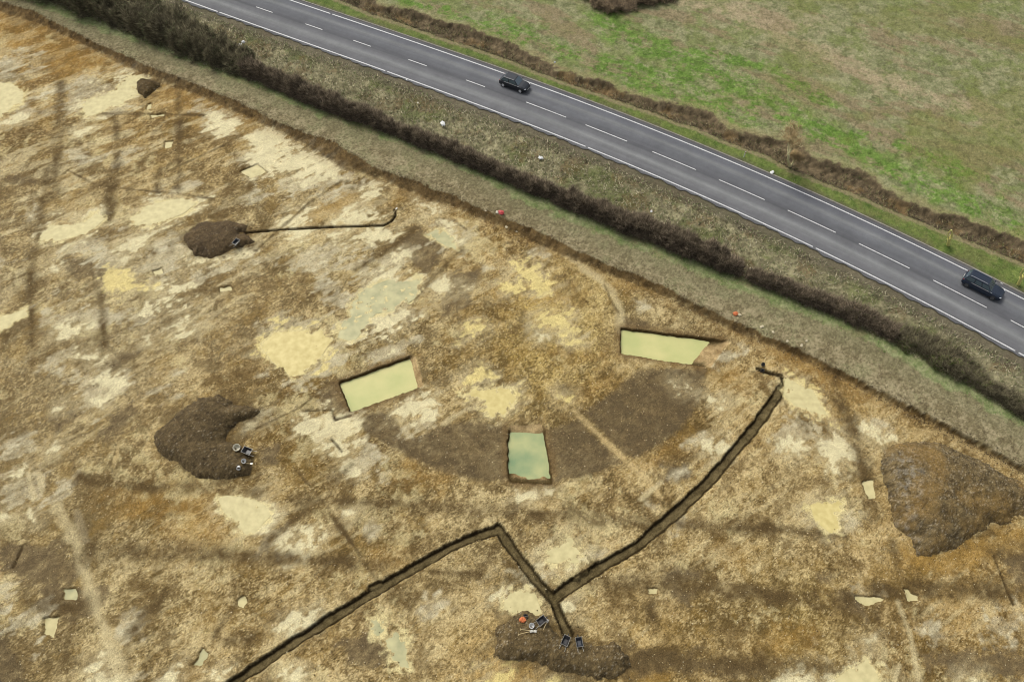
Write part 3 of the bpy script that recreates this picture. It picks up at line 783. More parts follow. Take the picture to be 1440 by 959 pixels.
def sheet(P, z, mat, name, grow=0, label=None):
    c = P.mean(0); Q = c + (P - c) * (1 + grow / np.maximum(np.linalg.norm(P - c, axis=1), .3)[:, None])
    n = len(Q); V = [(q[0], q[1], z) for q in Q] + [(q[0], q[1], z - .02) for q in Q]
    me = bpy.data.meshes.new(name)
    me.from_pydata(V, [], [tuple(range(n)), tuple(range(2 * n - 1, n - 1, -1))] + [(i, n + i, n + (i + 1) % n, (i + 1) % n) for i in range(n)])
    me.validate(); me.update(); me.materials.append(mat); o = bpy.data.objects.new(name, me); COL.objects.link(o)
    bmx = None
    return tag(o, label, kind='structure')
def ccw(P):
    a = np.sum(P[:, 0] * np.roll(P[:, 1], -1) - np.roll(P[:, 0], -1) * P[:, 1]); return P if a > 0 else P[::-1]
for P, lvl, lab, small in pud:
    mt = M_wg if ('green' in lab) else (M_wy if ('yellow' in lab or 'west of the ring' in lab) else M_w)
    sheet(ccw(P), lvl, mt, 'water', .28 if small else .3, lab)
for i, P in enumerate(pit_obj):
    sheet(ccw(P), ZS - .40, M_pit2 if i == 1 else M_pit, 'water', .75, ["yellow green water in the slanting rectangular pit left of the ring centre", "jade green water in the upright rectangular pit at the bottom of the ring", "yellow green water in the long rectangular pit right of the ring centre"][i])

# ------------------------------------------------------------------ road
def strip(s0, s1, o0, o1, z, n=None):
    n = n or max(2, int((s1 - s0) / 1.0)); ss = np.linspace(s0, s1, n + 1)
    V = [road_pt(s, o, z) for s in ss for o in (o0, o1)]
    F = [(2 * i, 2 * i + 2, 2 * i + 3, 2 * i + 1) for i in range(n)]
    return V, F
def asphalt():
    m, nt, b = mat_base('worn_asphalt')
    uv = nt.nodes.new('ShaderNodeUVMap'); uv.uv_map = 'across'
    sep = nt.nodes.new('ShaderNodeSeparateXYZ'); nt.links.new(uv.outputs[0], sep.inputs[0])
    mp = nt.nodes.new('ShaderNodeMapping'); mp.inputs['Scale'].default_value = (1.6, .06, 1); nt.links.new(uv.outputs[0], mp.inputs[0])
    no = nt.nodes.new('ShaderNodeTexNoise'); no.inputs['Scale'].default_value = 1.0; no.inputs['Detail'].default_value = 5; nt.links.new(mp.outputs[0], no.inputs['Vector'])
    ad = nt.nodes.new('ShaderNodeMath'); ad.operation = 'MULTIPLY_ADD'; ad.inputs[1].default_value = .035; nt.links.new(no.outputs['Fac'], ad.inputs[0])
    dv = nt.nodes.new('ShaderNodeMath'); dv.operation = 'MULTIPLY_ADD'; dv.inputs[1].default_value = 1 / 10.0; dv.inputs[2].default_value = .5 - .0175
    nt.links.new(sep.outputs[0], dv.inputs[0]); nt.links.new(dv.outputs[0], ad.inputs[2])
    rp = nt.nodes.new('ShaderNodeValToRGB'); cr = rp.color_ramp
    prof = [(-4.6, (92, 90, 88)), (-3.8, (104, 104, 105)), (-3.0, (112, 112, 114)), (-2.2, (119, 119, 120)), (-1.6, (134, 135, 134)), (-1.0, (114, 114, 116)), (-.35, (106, 106, 108)), (-.12, (92, 93, 95)), (.1, (98, 98, 101)), (.8, (104, 105, 108)), (1.7, (110, 111, 114)), (2.3, (126, 127, 127)), (2.8, (108, 109, 113)), (3.5, (102, 103, 108)), (4.1, (96, 96, 98)), (4.6, (110, 106, 100))]
    cr.elements[0].position = 0; cr.elements[1].position = 1
    for i, (o, c) in enumerate(prof):
        e = cr.elements[0] if i == 0 else (cr.elements[-1] if i == len(prof) - 1 else cr.elements.new(.5 + o / 10))
        e.position = .5 + o / 10; e.color = (*alb(*c), 1)
    nt.links.new(ad.outputs[0], rp.inputs[0])
    c = rp.outputs[0]
    for sc, lo, hi in ((.35, .93, 1.12), (30, .84, 1.18), (1.7, .95, 1.06)):
        r, f = noise_ramp(nt, sc, lo, hi); c = mix_mul(nt, c, r)
    r2 = nt.nodes.new('ShaderNodeValToRGB'); r2.color_ramp.elements[0].position = .3; r2.color_ramp.elements[1].position = .7
    r2.color_ramp.elements[0].color = (.9, .9, .9, 1); r2.color_ramp.elements[1].color = (1.1, 1.1, 1.1, 1)
    nt.links.new(no.outputs['Fac'], r2.inputs[0]); c = mix_mul(nt, c, r2.outputs[0])
    nt.links.new(c, b.inputs['Base Color']); b.inputs['Roughness'].default_value = .85; b.inputs['Specular IOR Level'].default_value = .12
    bm = nt.nodes.new('ShaderNodeBump'); bm.inputs['Strength'].default_value = .25; bm.inputs['Distance'].default_value = .01; nt.links.new(f, bm.inputs['Height']); nt.links.new(bm.outputs[0], b.inputs['Normal'])
    return m
M_asph = asphalt()
ss = cl_s; offs = [-3.95, -2, 0, 2, 4.35]
ragR = [(.10 * math.sin(s * 1.3) + .08 * math.sin(s * 3.7 + 1) + rnd.uniform(-.06, .06)) for s in ss]
V = []; UV = []
for s, rr in zip(ss, ragR):
    for j, o in enumerate(offs):
        oo = o + (rr if j == 0 else 0)
        V.append(road_pt(s, oo, .03 - .012 * abs(o) * .6)); UV.append((oo, s))
k = len(offs); n = len(ss)
F = [(i * k + j, (i + 1) * k + j, (i + 1) * k + j + 1, i * k + j + 1) for i in range(n - 1) for j in range(k - 1)]
# skirt
road = npmesh('road', V, F, M_asph)
uvl = road.data.uv_layers.new(name='across'); li = np.empty(len(road.data.loops), np.int32); road.data.loops.foreach_get('vertex_index', li)
uvl.data.foreach_set('uv', np.array(UV, np.float32)[li].ravel()); tag(road, kind='structure')
def paint_mat():
    m, nt, b = mat_base('worn_white_road_paint')
    r, f = noise_ramp(nt, 5, tuple(alb(178, 177, 174)), tuple(alb(232, 232, 230)), detail=6, p0=.25, p1=.6)
    nt.links.new(r, b.inputs['Base Color']); b.inputs['Roughness'].default_value = .6; return m
M_paint = paint_mat()
def zroad(o): return .03 - .012 * abs(o) * .6
s_first, s_last = road_s((-200, 0)) , cl_s[-1]
sA = road_s(at(-60, -120)); sB = road_s(at(1560, 520))
def edge_line(off, breaks, w=.13):
    mb = MB(); a = sA
    for bq in breaks + [sB]:
        V, F = strip(a, bq - .18, off - w / 2, off + w / 2, zroad(off) + .006); mb.add(V, F); a = bq + .18
    mb.build('edge_line', M_paint, road)
edge_line(-3.53, [road_s(at(*p)) for p in ((307, 17), (545, 100), (826, 207), (1146, 349), (1430, 497))], .15)
edge_line(3.74, [road_s(at(*p)) for p in ((464, 21),)], .15)
for i in range(-1, 14):
    s0 = road_s(CEN[1]) + 9.0 * i
    if 0 <= i < 13: s0 = road_s(CEN[i + 1])
    V, F = strip(s0, s0 + (3.0 if i < 5 else 6.0), -.06, .06, zroad(0) + .006, 3)
    MB().add(V, F).build('centre_line_dash', M_paint, road)
# thin concrete edging along the far side
M_edge = flat('gritty_edging', alb(150, 144, 134), .9, sc=3, var=.2)
V = []; F = []
for s in ss:
    for o, z in ((4.40, -.05), (4.40, .05), (4.56, .05), (4.56, -.05)): V.append(road_pt(s, o, z))
for i in range(n - 1):
    for j in range(3): F.append((i * 4 + j, (i + 1) * 4 + j, (i + 1) * 4 + j + 1, i * 4 + j + 1))
tag(npmesh('kerb', V, F, M_edge), kind='structure')

# ------------------------------------------------------------------ vegetation
def spikes(base_p, dirs, L, W, cols, lift=0):
    """solid tapered three-sided blades/twigs"""
    N = len(base_p); d = dirs / np.linalg.norm(dirs, axis=1)[:, None]
    up = np.where(np.abs(d[:, 2:3]) > .9, np.array([[1., 0, 0]]), np.array([[0, 0, 1.]]))
    a = np.cross(d, up); a /= np.linalg.norm(a, axis=1)[:, None]; b = np.cross(d, a)
    ph = rng.random(N) * 6.28
    V = np.empty((N, 4, 3))
    for k in range(3):
        t = ph + k * 2.094
        V[:, k] = base_p + (np.cos(t)[:, None] * a + np.sin(t)[:, None] * b) * (W[:, None] / 2)
    V[:, 3] = base_p + d * L[:, None]
    i = np.arange(N)[:, None] * 4
    F = np.stack([i + [[0, 1, 3]], i + [[1, 2, 3]], i + [[2, 0, 3]]], 1).reshape(-1, 3)
    return V.reshape(-1, 3), F, np.repeat(cols, 4, axis=0)
def zarr(p):
    j = np.clip(np.searchsorted(gx, p[:, 0]) - 1, 0, NX - 2); i = np.clip(np.searchsorted(gy, p[:, 1]) - 1, 0, NY - 2); return Z[i, j]
def field_of(A, p):
    j = np.clip(np.searchsorted(gx, p[:, 0]) - 1, 0, NX - 2); i = np.clip(np.searchsorted(gy, p[:, 1]) - 1, 0, NY - 2); return A[i, j]
def in_view(p, m=5):
    x, y = p[:, 0], p[:, 1]; t = y * CP + CAM_H * SP
    v = (-(y) * SP + CAM_H * CP) / t * FPX; u = x / t * FPX
    return (np.abs(u) < 720 + m * 10) & (v > -480 - m * 8) & (v < 480 + m * 8)
M_leaf = vc_mat('dry_and_green_blades', .85, (1.2, .9, 1.1), (8, .85, 1.15), spec=.15)
M_twig = vc_mat('hedge_twigs', .9, (1.2, .8, 1.2), (8, .8, 1.2), spec=.1)
pal = lambda *cs: np.array([alb(*c) for c in cs])
def blades(name, cond, n, Lr, Wr, palette, dens=None, lean=.8, label=None, pw=None, up=1.0):
    p = np.stack([rng.uniform(-84, 84, n), rng.uniform(4, 110, n)], 1)
    k = in_view(p) & cond(p); p = p[k]
    if dens is not None: p = p[rng.random(len(p)) < dens(p)]
    N = len(p); z = zarr(p)
    d = np.stack([rng.normal(0, lean, N), rng.normal(0, lean, N), np.full(N, up)], 1)
    c = palette[rng.integers(0, len(palette), N)] if pw is None else palette[pw(p)]
    c = c * rng.uniform(.8, 1.2, (N, 1))
    V, F, cc = spikes(np.column_stack([p, z - .03]), d, rng.uniform(*Lr, N), rng.uniform(*Wr, N), c)
    o = npmesh(name, V, F, M_leaf, col=cc); return tag(o, label, 'grass', kind='stuff')
F_ = lambda A: (lambda p: field_of(A, p))
nv = cfb(X, Y, 3.4, s=4, o=4); nb = cfb(X, Y, 1.3, s=2, o=4)
blades('rough_grass', lambda p: (field_of(df, p) > .2) & (field_of(s_road, p) < -4.9), 900000, (.18, .5), (.05, .14),
       pal((148, 140, 106), (178, 168, 134), (130, 132, 92), (204, 194, 162), (126, 116, 92), (132, 142, 94)), dens=lambda p: .15 + .85 * field_of(nb, p), lean=.9,
       label="rough olive and straw tussocks on the verge between hedge and road")
blades('verge_grass', lambda p: (field_of(s_road, p) > 4.9) & (field_of(dsl, p) < 0.1), 420000, (.08, .22), (.04, .09),
       pal((118, 136, 76), (138, 150, 94), (106, 124, 66), (158, 158, 118)), lean=.9, label="short green grass on the verge beyond the road")
blades('ditch_scrub', lambda p: (field_of(dsl, p) > .1) & (field_of(dsh, p) < .2), 1000000, (.2, .6), (.04, .09),
       pal((104, 92, 74), (126, 112, 88), (92, 80, 66), (128, 114, 80), (124, 124, 80), (112, 118, 70), (164, 152, 118), (92, 80, 64)), dens=lambda p: (.03 + .85 * sst(.25, .7, field_of(nb, p))) * np.clip(-field_of(dsh, p) / 1.3 + .15, 0, 1), lean=1.0, label="brown dead scrub and reeds along the far ditch")
blades('strip_grass', lambda p: (field_of(dg, p) > .15) & (field_of(df, p) < .5), 900000, (.08, .26), (.04, .09),
       pal((124, 154, 80), (144, 164, 98), (112, 140, 70), (178, 174, 132)), lean=.9, dens=lambda p: .25 + .75 * sst(.3, .6, field_of(nb, p)), label="green grass margin at the foot of the hedge")
blades('hedge_foot_grass', lambda p: (field_of(df, p) > -.45) & (field_of(df, p) < .3), 900000, (.25, .5), (.04, .08), pal((206, 194, 160), (150, 140, 100), (120, 126, 76)),
       dens=lambda p: .25 + .75 * (field_of(nb, p) > .4), lean=.7, label="straw coloured tall grass fringe under the hedge")
blades('pasture_grass', lambda p: field_of(dsh, p) > .2, 420000, (.08, .2), (.06, .13),
       pal((112, 114, 70), (140, 134, 94), (122, 130, 70)), lean=1.2, dens=lambda p: .55 * field_of(nb, p) * (1 - field_of(bright, p)) + .05, label="thin dull grass over the far pasture")
blades('lush_grass', lambda p: field_of(bright, p) > .25, 420000, (.1, .26), (.06, .13),
       pal((98, 136, 50), (122, 152, 68), (108, 138, 62)), lean=1.0, dens=lambda p: .9 * field_of(bright, p) * (field_of(grain, p) > .42), label="bright green grass bands across the far pasture")
blades('stubble', lambda p: (field_of(dlip, p) < -.05) & (field_of(dg, p) < .2), 500000, (.05, .14), (.05, .11),
       pal((164, 150, 124), (132, 118, 94), (138, 136, 98), (184, 170, 144)), lean=1.3, dens=lambda p: .4 * field_of(nb, p) + .05, label="sparse stubble and clods on the topsoil strip")

# ---- hedges
def hedge(name, path_px, prof, n_m, palette, label, cat, green=None, seed=1, tl=(.35, .95), tw=(.035, .07)):
    """path: near foot of the hedge; prof: list of (t, width, height)"""
    P = line(path_px); d = np.concatenate([[0], np.cumsum(np.linalg.norm(np.diff(P, axis=0), axis=1))]); Lh = d[-1]
    tt, ww, hh = (np.array(a) for a in zip(*prof))
    root = empty(name, (P[0][0], P[0][1], 0)); ox, oy = P[0]
    def pt(s): return np.stack([np.interp(s, d, P[:, 0]), np.interp(s, d, P[:, 1])], -1)
    def nr(s):
        a = pt(np.clip(s - .5, 0, Lh)); b = pt(np.clip(s + .5, 0, Lh)); v = b - a; v = v / np.linalg.norm(v, axis=-1, keepdims=True); return np.stack([-v[..., 1], v[..., 0]], -1)
    def surf(s, th, k=1.0):
        """point on the hedge's rounded cross-section"""
        lump = (fbm(s * 1.0, th * 1.2 + seed * 9, 1.1, seed, 4, .7) - .5) * 2.0 + 1
        w = np.interp(s / Lh, tt, ww) * lump; h = np.interp(s / Lh, tt, hh) * lump
        cs, sn = np.cos(th), np.sin(th)
        ex = np.sign(cs) * np.abs(cs) ** .7 * w / 2 * k; ez = np.abs(sn) ** .7 * h * k
        q = pt(s) + nr(s) * (np.interp(s / Lh, tt, ww) / 2 + ex)[..., None]
        return np.concatenate([q, ez[..., None]], -1), np.concatenate([nr(s) * cs[..., None], sn[..., None]], -1)
    # woody core
    S, T = np.meshgrid(np.linspace(0, Lh, int(Lh / .3) + 2), np.linspace(0, math.pi, 13), indexing='ij')
    c, _ = surf(S, T, .80); c[..., 2] += (fbm(S, T * 3, .5, 3, 2) - .5) * .2 - .05
    a, b = S.shape; ii = np.arange(a * b).reshape(a, b)
    Fc = np.stack([ii[:-1, :-1], ii[1:, :-1], ii[1:, 1:], ii[:-1, 1:]], -1).reshape(-1, 4)
    Vc = c.reshape(-1, 3) - [ox, oy, 0]
    cc = palette[rng.integers(0, min(3, len(palette)), len(Vc))] * .8
    npmesh('branches', Vc, Fc, M_twig, root, col=cc)
    N = int(n_m * Lh); s = rng.uniform(0, Lh, N); th = rng.uniform(-.05, math.pi + .05, N)
    p, nn = surf(s, np.clip(th, 0, math.pi), 1.0); p = p.copy(); k = rng.uniform(.78, .98, N)
    core = np.column_stack([pt(s) + nr(s) * (np.interp(s / Lh, tt, ww) / 2)[:, None], np.zeros(N)])
    p = core + (p - core) * k[:, None]; p[:, 2] += .02
    dd = nn * .8 + rng.normal(0, .55, (N, 3)); dd[:, 2] = np.abs(dd[:, 2]) + .25
    ci = rng.integers(0, len(palette), N)
    col = palette[ci] * rng.uniform(.75, 1.25, (N, 1))
    V, F, cc = spikes(p - [ox, oy, 0], dd, rng.uniform(*tl, N), rng.uniform(*tw, N), col)
    npmesh('twigs', V, F, M_twig, root, col=cc)
    if green:
        gn, gp = green
        N = int(gn * Lh); s = rng.uniform(0, Lh, N); th = rng.uniform(0, math.pi, N)
        keep = fbm(s, th * 2, 1.3, seed + 3, 3) > .5; s, th = s[keep], th[keep]; N = len(s)
        p, nn = surf(s, th, 1.02); dd = nn + rng.normal(0, .8, (N, 3))
        V, F, cc = spikes(p - [ox, oy, 0], dd, rng.uniform(.1, .24, N), rng.uniform(.08, .17, N), gp[rng.integers(0, len(gp), N)] * rng.uniform(.75, 1.25, (N, 1)))
        npmesh('leaves', V, F, M_twig, root, col=cc)
    return tag(root, label, cat)
brown = pal((118, 106, 88), (92, 82, 68), (136, 122, 100), (168, 150, 126), (104, 93, 76))
olive = pal((118, 110, 86), (92, 86, 66), (136, 128, 100), (150, 142, 110), (110, 100, 82))
hedge('thicket', "-40,-38 0,-22 57,0 100,15 155,37 200,55 250,75 300,95 345,109", [(0, 7, 3.6), (.45, 6.2, 3.6), (.7, 5.6, 3.2), (.86, 4.4, 2.6), (1, 2.6, 2.2)], 900, olive,
      "tall dark overgrown thicket with ivy green tops in the upper left corner", "thicket", (260, pal((104, 108, 76), (118, 122, 84), (92, 98, 68))), 2, (.4, .95), (.04, .09))
hedge('hedge', "342,109 360,115 410,136 470,161 515,176 575,201 647,230 720,261 762,278 820,303 875,328 932,348 970,363 1012,381 1040,391",
      [(0, 1.7, 2.0), (.2, 1.6, 1.9), (.35, 1.3, 1.5), (.5, 1.5, 1.6), (.6, 1.2, 1.4), (.72, 1.7, 1.7), (.9, 2.2, 1.8), (.97, 2.1, 1.7), (1, 1.0, 1.0)], 1000, brown,
      "long dense dark brown bare hedge between the topsoil strip and the road verge", "hedge", None, 5)
hedge('hedge', "1046,393 1080,406 1142,433 1205,458 1255,481", [(0, 1.1, .9), (.3, 1.5, 1.1), (.6, 1.7, 1.1), (1, 1.7, 1.2)], 600, brown,
      "low thin stretch of brown hedge right of the gap with trampled branches", "hedge", (60, pal((120, 104, 80), (90, 92, 54))), 7)
hedge('bramble_hedge', "1256,481 1292,503 1342,528 1380,553 1440,588 1510,630", [(0, 2.4, 1.0), (.3, 3.0, 1.1), (.5, 1.4, .8), (1, 1.5, .7)], 520, olive,
      "ragged greenish bramble hedge at the right edge ending in a dark low strip", "hedge", (420, pal((96, 108, 58), (118, 124, 76), (134, 126, 90))), 8)
hedge('scrub_clump', "795,-30 820,0 835,14 860,22 900,10 940,2 985,-20", [(0, 5, 1.2), (.4, 5, 1.5), (.7, 4.5, 1.3), (1, 3.5, 1.0)], 1000, pal((176, 156, 128), (196, 172, 138), (150, 132, 110), (214, 188, 152)),
      "brown scrub clump in the pasture at the top edge of the photo", "bush", None, 9, (.3, .7), (.04, .08))

# ---- the bare tree and small saplings beside the far ditch
def bare_tree(px, py, height, spread, label, seed, palette, name='bare_tree', trunk_r=.2, lv=5):
    r = random.Random(seed); c = at(px, py); z0 = float(zat(*c)) - .05
    root = empty(name, (c[0], c[1], z0)); tk = MB(); tw_p = []; tw_d = []; tw_l = []; tw_w = []; br = MB()
    def grow(p, d, L, rad, lvl):
        nonlocal br
        q = p.copy(); pts = [p.copy()]
        for i in range(3):
            d2 = d + np.array([r.uniform(-.25, .25), r.uniform(-.25, .25), r.uniform(-.05, .15)]); d2 /= np.linalg.norm(d2)
            q = q + d2 * L / 3; pts.append(q.copy()); d = d2
        (tk if lvl < 1 else br).tube(pts, rad, 5 if lvl < 2 else 4, rad * .72)
        if lvl >= lv:
            return
        for k in range(2 if lvl < 1 else 3):
            a = r.uniform(0, 6.28); sp = r.uniform(.45, .95) * spread
            nd = d + np.array([math.cos(a) * sp, math.sin(a) * sp, r.uniform(-.1, .25)]); nd /= np.linalg.norm(nd)
            grow(pts[-1] if k < 2 else pts[-2], nd, L * r.uniform(.52, .74), rad * (.66 if k < 2 else .5), lvl + 1)
            if lvl >= lv - 2:
                for _ in range(7):
                    u = r.random(); pp = pts[1] * (1 - u) + pts[-1] * u
                    tw_p.append(pp); tw_d.append(nd + np.array([r.gauss(0, .9) for _ in range(3)])); tw_l.append(r.uniform(.4, 1.1)); tw_w.append(.028)
    grow(np.zeros(3), np.array([-.30, -.05, 1.]), height * .40, trunk_r, 0)
    br1 = br; br = MB()
    grow(np.array([.05, 0, .1]), np.array([.3, .1, 1.]), height * .12, trunk_r * .75, 0)
    mt = flat('bark_' + name, alb(224, 212, 160), .9, sc=5)
    tk.build('trunk', mt, root); br1.build('branches', mt, root); br.build('branches', mt, root)
    cols = palette[rng.integers(0, len(palette), len(tw_p))]
    V, F, cc = spikes(np.array(tw_p), np.array(tw_d), np.array(tw_l), np.array(tw_w), cols); npmesh('twigs', V, F, M_twig, root, col=cc)
    return tag(root, label, 'tree')
bare_tree(1111, 234, 8.2, 1.5, "small bare forked tree growing on the far side of the road by the ditch", 4, pal((196, 170, 124), (176, 156, 110), (206, 178, 134)))
M_pale = flat('pale_yellow_split_wood', alb(226, 216, 130), .6, sc=4)
def split_stem(px, py, h, lean, label, w):
    c = at(px, py); root = MB()
    L = lambda a, b, z: (a * w + lean * z, b * w, z)
    root.tube([L(0, 0, -.1), L(.05, 0, h * .22), L(.12, 0, h * .42)], .19, 6, .16)
    root.tube([L(.12, 0, h * .40), L(-.25, .1, h * .62), L(-.1, .15, h * .85), L(.25, .1, h)], .10, 5, .07)
    root.tube([L(.12, 0, h * .40), L(.5, -.1, h * .6), L(.45, 0, h * .85), L(.3, .05, h * 1.02)], .12, 5, .07)
    root.tube([L(.12, 0, h * .42), L(.3, .3, h * .5), L(.6, .5, h * .62)], .075, 5, .03)
    root.box(L(.12, 0, h * .43), (.4, .3, .3))
    o = root.build('split_stem', M_pale); o.location = (c[0], c[1], float(zat(*c)) - .02); tag(o, label, 'stump')
split_stem(1333, 345, 2.6, -.42, "smaller pale yellow forked stem standing on the far verge before the ditch", .6)
split_stem(1432, 400, 3.1, -.35, "larger pale yellow forked stem at the right edge of the photo", .7)
# ------------------------------------------------------------------ spoil heaps
M_heap = vc_mat('loose_dark_soil', .95, (3.5, .82, 1.18), (13, .65, 1.35), bump=.7, spec=.2)
HEAPH = []
def heap(poly, h, c1, c2, fleck, label, steep=1.6, rough=.16, pocked=0, extra=None, step=.11):
    P = line(poly, ZS); a, b = P.min(0) - .5, P.max(0) + .5
    x, y = np.meshgrid(np.arange(a[0], b[0], step), np.arange(a[1], b[1], step))
    d = -sd_poly(x, y, P) + (fbm(x, y, 1.3, 3, 4) - .5) * .9 + (fbm(x, y, .4, 5, 2) - .5) * .3
    dm = max(d.max(), .5)
    rough = rough * .55; z = h * (1 - np.exp(-np.clip(d, 0, None) * steep / h)) * (.85 + .35 * (fbm(x, y, 2.6, 7, 3) - .5) * 2 * .6) + (fbm(x, y, .55, 1, 3) - .5) * rough * 2 * np.clip(d * 2, 0, 1) + (rng.random(x.shape) - .5) * rough * .5
    z = np.where(d < 0, d * .5 - .05, z)
    t = np.clip((fbm(x, y, .7, 9, 4, .7) - .5) * 1.8 + .5 + (rng.random(x.shape) - .5) * .9, -.25, 1.25)
    col = alb(*c1) + (alb(*c2) - alb(*c1)) * t[..., None]
    fl = rng.random(x.shape); f = (fl > 1 - fleck * 1.5) * rng.random(x.shape) * .5
    col = mixc(col, alb(206, 194, 168), f)
    if extra: col = extra(x, y, d, col)
    j = np.clip(np.searchsorted(gx, x) - 1, 0, NX - 2); i = np.clip(np.searchsorted(gy, y) - 1, 0, NY - 2)
    Zg = np.minimum(Z[i, j], ZS + .1); zz = Zg + z
    ii = np.arange(x.size).reshape(x.shape); Fq = np.stack([ii[:-1, :-1], ii[:-1, 1:], ii[1:, 1:], ii[1:, :-1]], -1)
    keep = (d[:-1, :-1] > -.35) | (d[1:, 1:] > -.35); Fq = Fq[keep]
    used = np.zeros(x.size, bool); used[Fq.ravel()] = True; rm = np.cumsum(used) - 1
    c = P.mean(0); Vh = np.stack([x, y, zz], -1).reshape(-1, 3)[used] - [c[0], c[1], ZS]
    o = npmesh('spoil_heap', Vh, rm[Fq], M_heap, col=col.reshape(-1, 3)[used]); o.location = (c[0], c[1], ZS)
    HEAPH.append((x, y, zz, d)); return tag(o, label, 'spoil heap')
def ground(px, py, it=3):
    """where the photo's ray meets ground or heap"""
    z = ZS
    for _ in range(6):
        c = at(px, py, z); z = surf_z(*c)
    return c[0], c[1], z
def surf_z(x, y):
    z = float(zat(x, y))
    for hx, hy, hz, hd in HEAPH:
        if hx[0, 0] <= x < hx[0, -1] and hy[0, 0] <= y < hy[-1, 0]:
            j = int((x - hx[0, 0]) / (hx[0, 1] - hx[0, 0])); i = int((y - hy[0, 0]) / (hy[1, 0] - hy[0, 0]))
            if hd[i, j] > 0: z = max(z, float(hz[i, j]))
    return z
heap("192,117 200,113 222,115 224,122 214,130 204,138 196,132 191,125", .9, (76, 62, 36), (102, 84, 52), .02, "smallest dark brown soil heap beside the topsoil bank", 1.6)
heap("262,330 280,316 305,311 328,314 348,318 346,325 336,328 352,334 358,341 340,347 318,356 300,362 275,358 266,350 263,340", 1.0, (80, 66, 46), (106, 88, 60), .01, "oval dark brown soil heap at the end of the narrow trench")
heap("217,620 222,605 240,588 258,572 280,560 305,557 325,566 345,572 362,578 352,590 336,596 322,606 318,620 340,630 358,648 352,668 325,674 295,674 270,668 255,654 232,645 219,634", 1.2, (78, 65, 42), (110, 93, 62), .02, "dark brown soil heap with tools and pale buckets on its right side")
heap("694,908 704,880 722,861 748,860 768,870 780,882 795,895 812,896 828,900 838,908 862,904 884,922 885,935 865,954 835,956 805,950 772,940 755,932 712,929 694,922", 1.3, (82, 68, 42), (118, 100, 66), .06, "long dark soil heap at the bottom with wheelbarrows parked along its top")
def grey_fl(x, y, d, col):
    m = np.exp(-((seg_dist(x, y, line("1268,650 1275,680 1268,740 1275,760", ZS)) / 1.3) ** 2)) * (fbm(x, y, .3, 4, 3) > .58)
    col = mixc(col, alb(176, 172, 160), m * .3)
    g = np.clip((fbm(x, y, 2.5, 2, 4) - .48) * 5, 0, 1); return mixc(col, alb(146, 116, 62), g * .5)
heap("1240,644 1252,632 1266,624 1290,620 1318,622 1350,634 1390,655 1440,682 1495,710 1440,725 1395,740 1357,760 1340,773 1317,784 1292,779 1280,758 1255,742 1252,719 1250,690 1240,665", 2.0, (82, 69, 44), (128, 110, 74), .09, "largest grey brown stony heap at the right edge", 1.2, .22, extra=grey_fl)

# ------------------------------------------------------------------ cars
M_black = flat('black_car_paint', (.012, .014, .018), .3, var=.1, coat=.25)
M_navy = flat('dark_blue_car_paint', (.012, .018, .03), .3, var=.1, coat=.25)
M_glass = flat('dark_car_glass', (.05, .075, .09), .08, var=.1); M_glass.node_tree.nodes['Principled BSDF'].inputs['Specular IOR Level'].default_value = .9
for m_ in (M_black, M_navy): m_.node_tree.nodes['Principled BSDF'].inputs['Specular IOR Level'].default_value = .22
M_tyre = flat('tyre_rubber', (.015, .015, .015), .8); M_alloy = flat('silver_alloy', (.62, .62, .62), .35, metal=.4); M_dalloy = flat('grey_alloy', (.12, .12, .12), .4, metal=.5)
M_lamp = flat('headlamp_glass', (.45, .46, .48), .1, var=.05); M_red = flat('tail_lamp_red', (.30, .01, .01), .2); M_chrome = flat('bright_trim', (.55, .56, .56), .25, metal=.6)
M_bplast = flat('black_trim', (.02, .02, .02), .6); M_plate = flat('pale_plate', (.6, .6, .55), .5)
def loft(secs):
    """secs: (x, halfwidth, z0, z1): rounded boxes joined along x"""
    m = MB(); V = []; pr = [(-1, .12), (-.86, 0), (.86, 0), (1, .12), (1, .55), (.93, .86), (.72, 1), (-.72, 1), (-.93, .86), (-1, .55)]
    for x, w, z0, z1 in secs:
        for a, b in pr: V.append((x, a * w, z0 + (z1 - z0) * b))
    k = len(pr); n_ = len(secs)
    F = [(i * k + j, i * k + (j + 1) % k, (i + 1) * k + (j + 1) % k, (i + 1) * k + j) for i in range(n_ - 1) for j in range(k)]
    F += [tuple(range(k))[::-1], tuple((n_ - 1) * k + j for j in range(k))]
    return m.add(V, F)
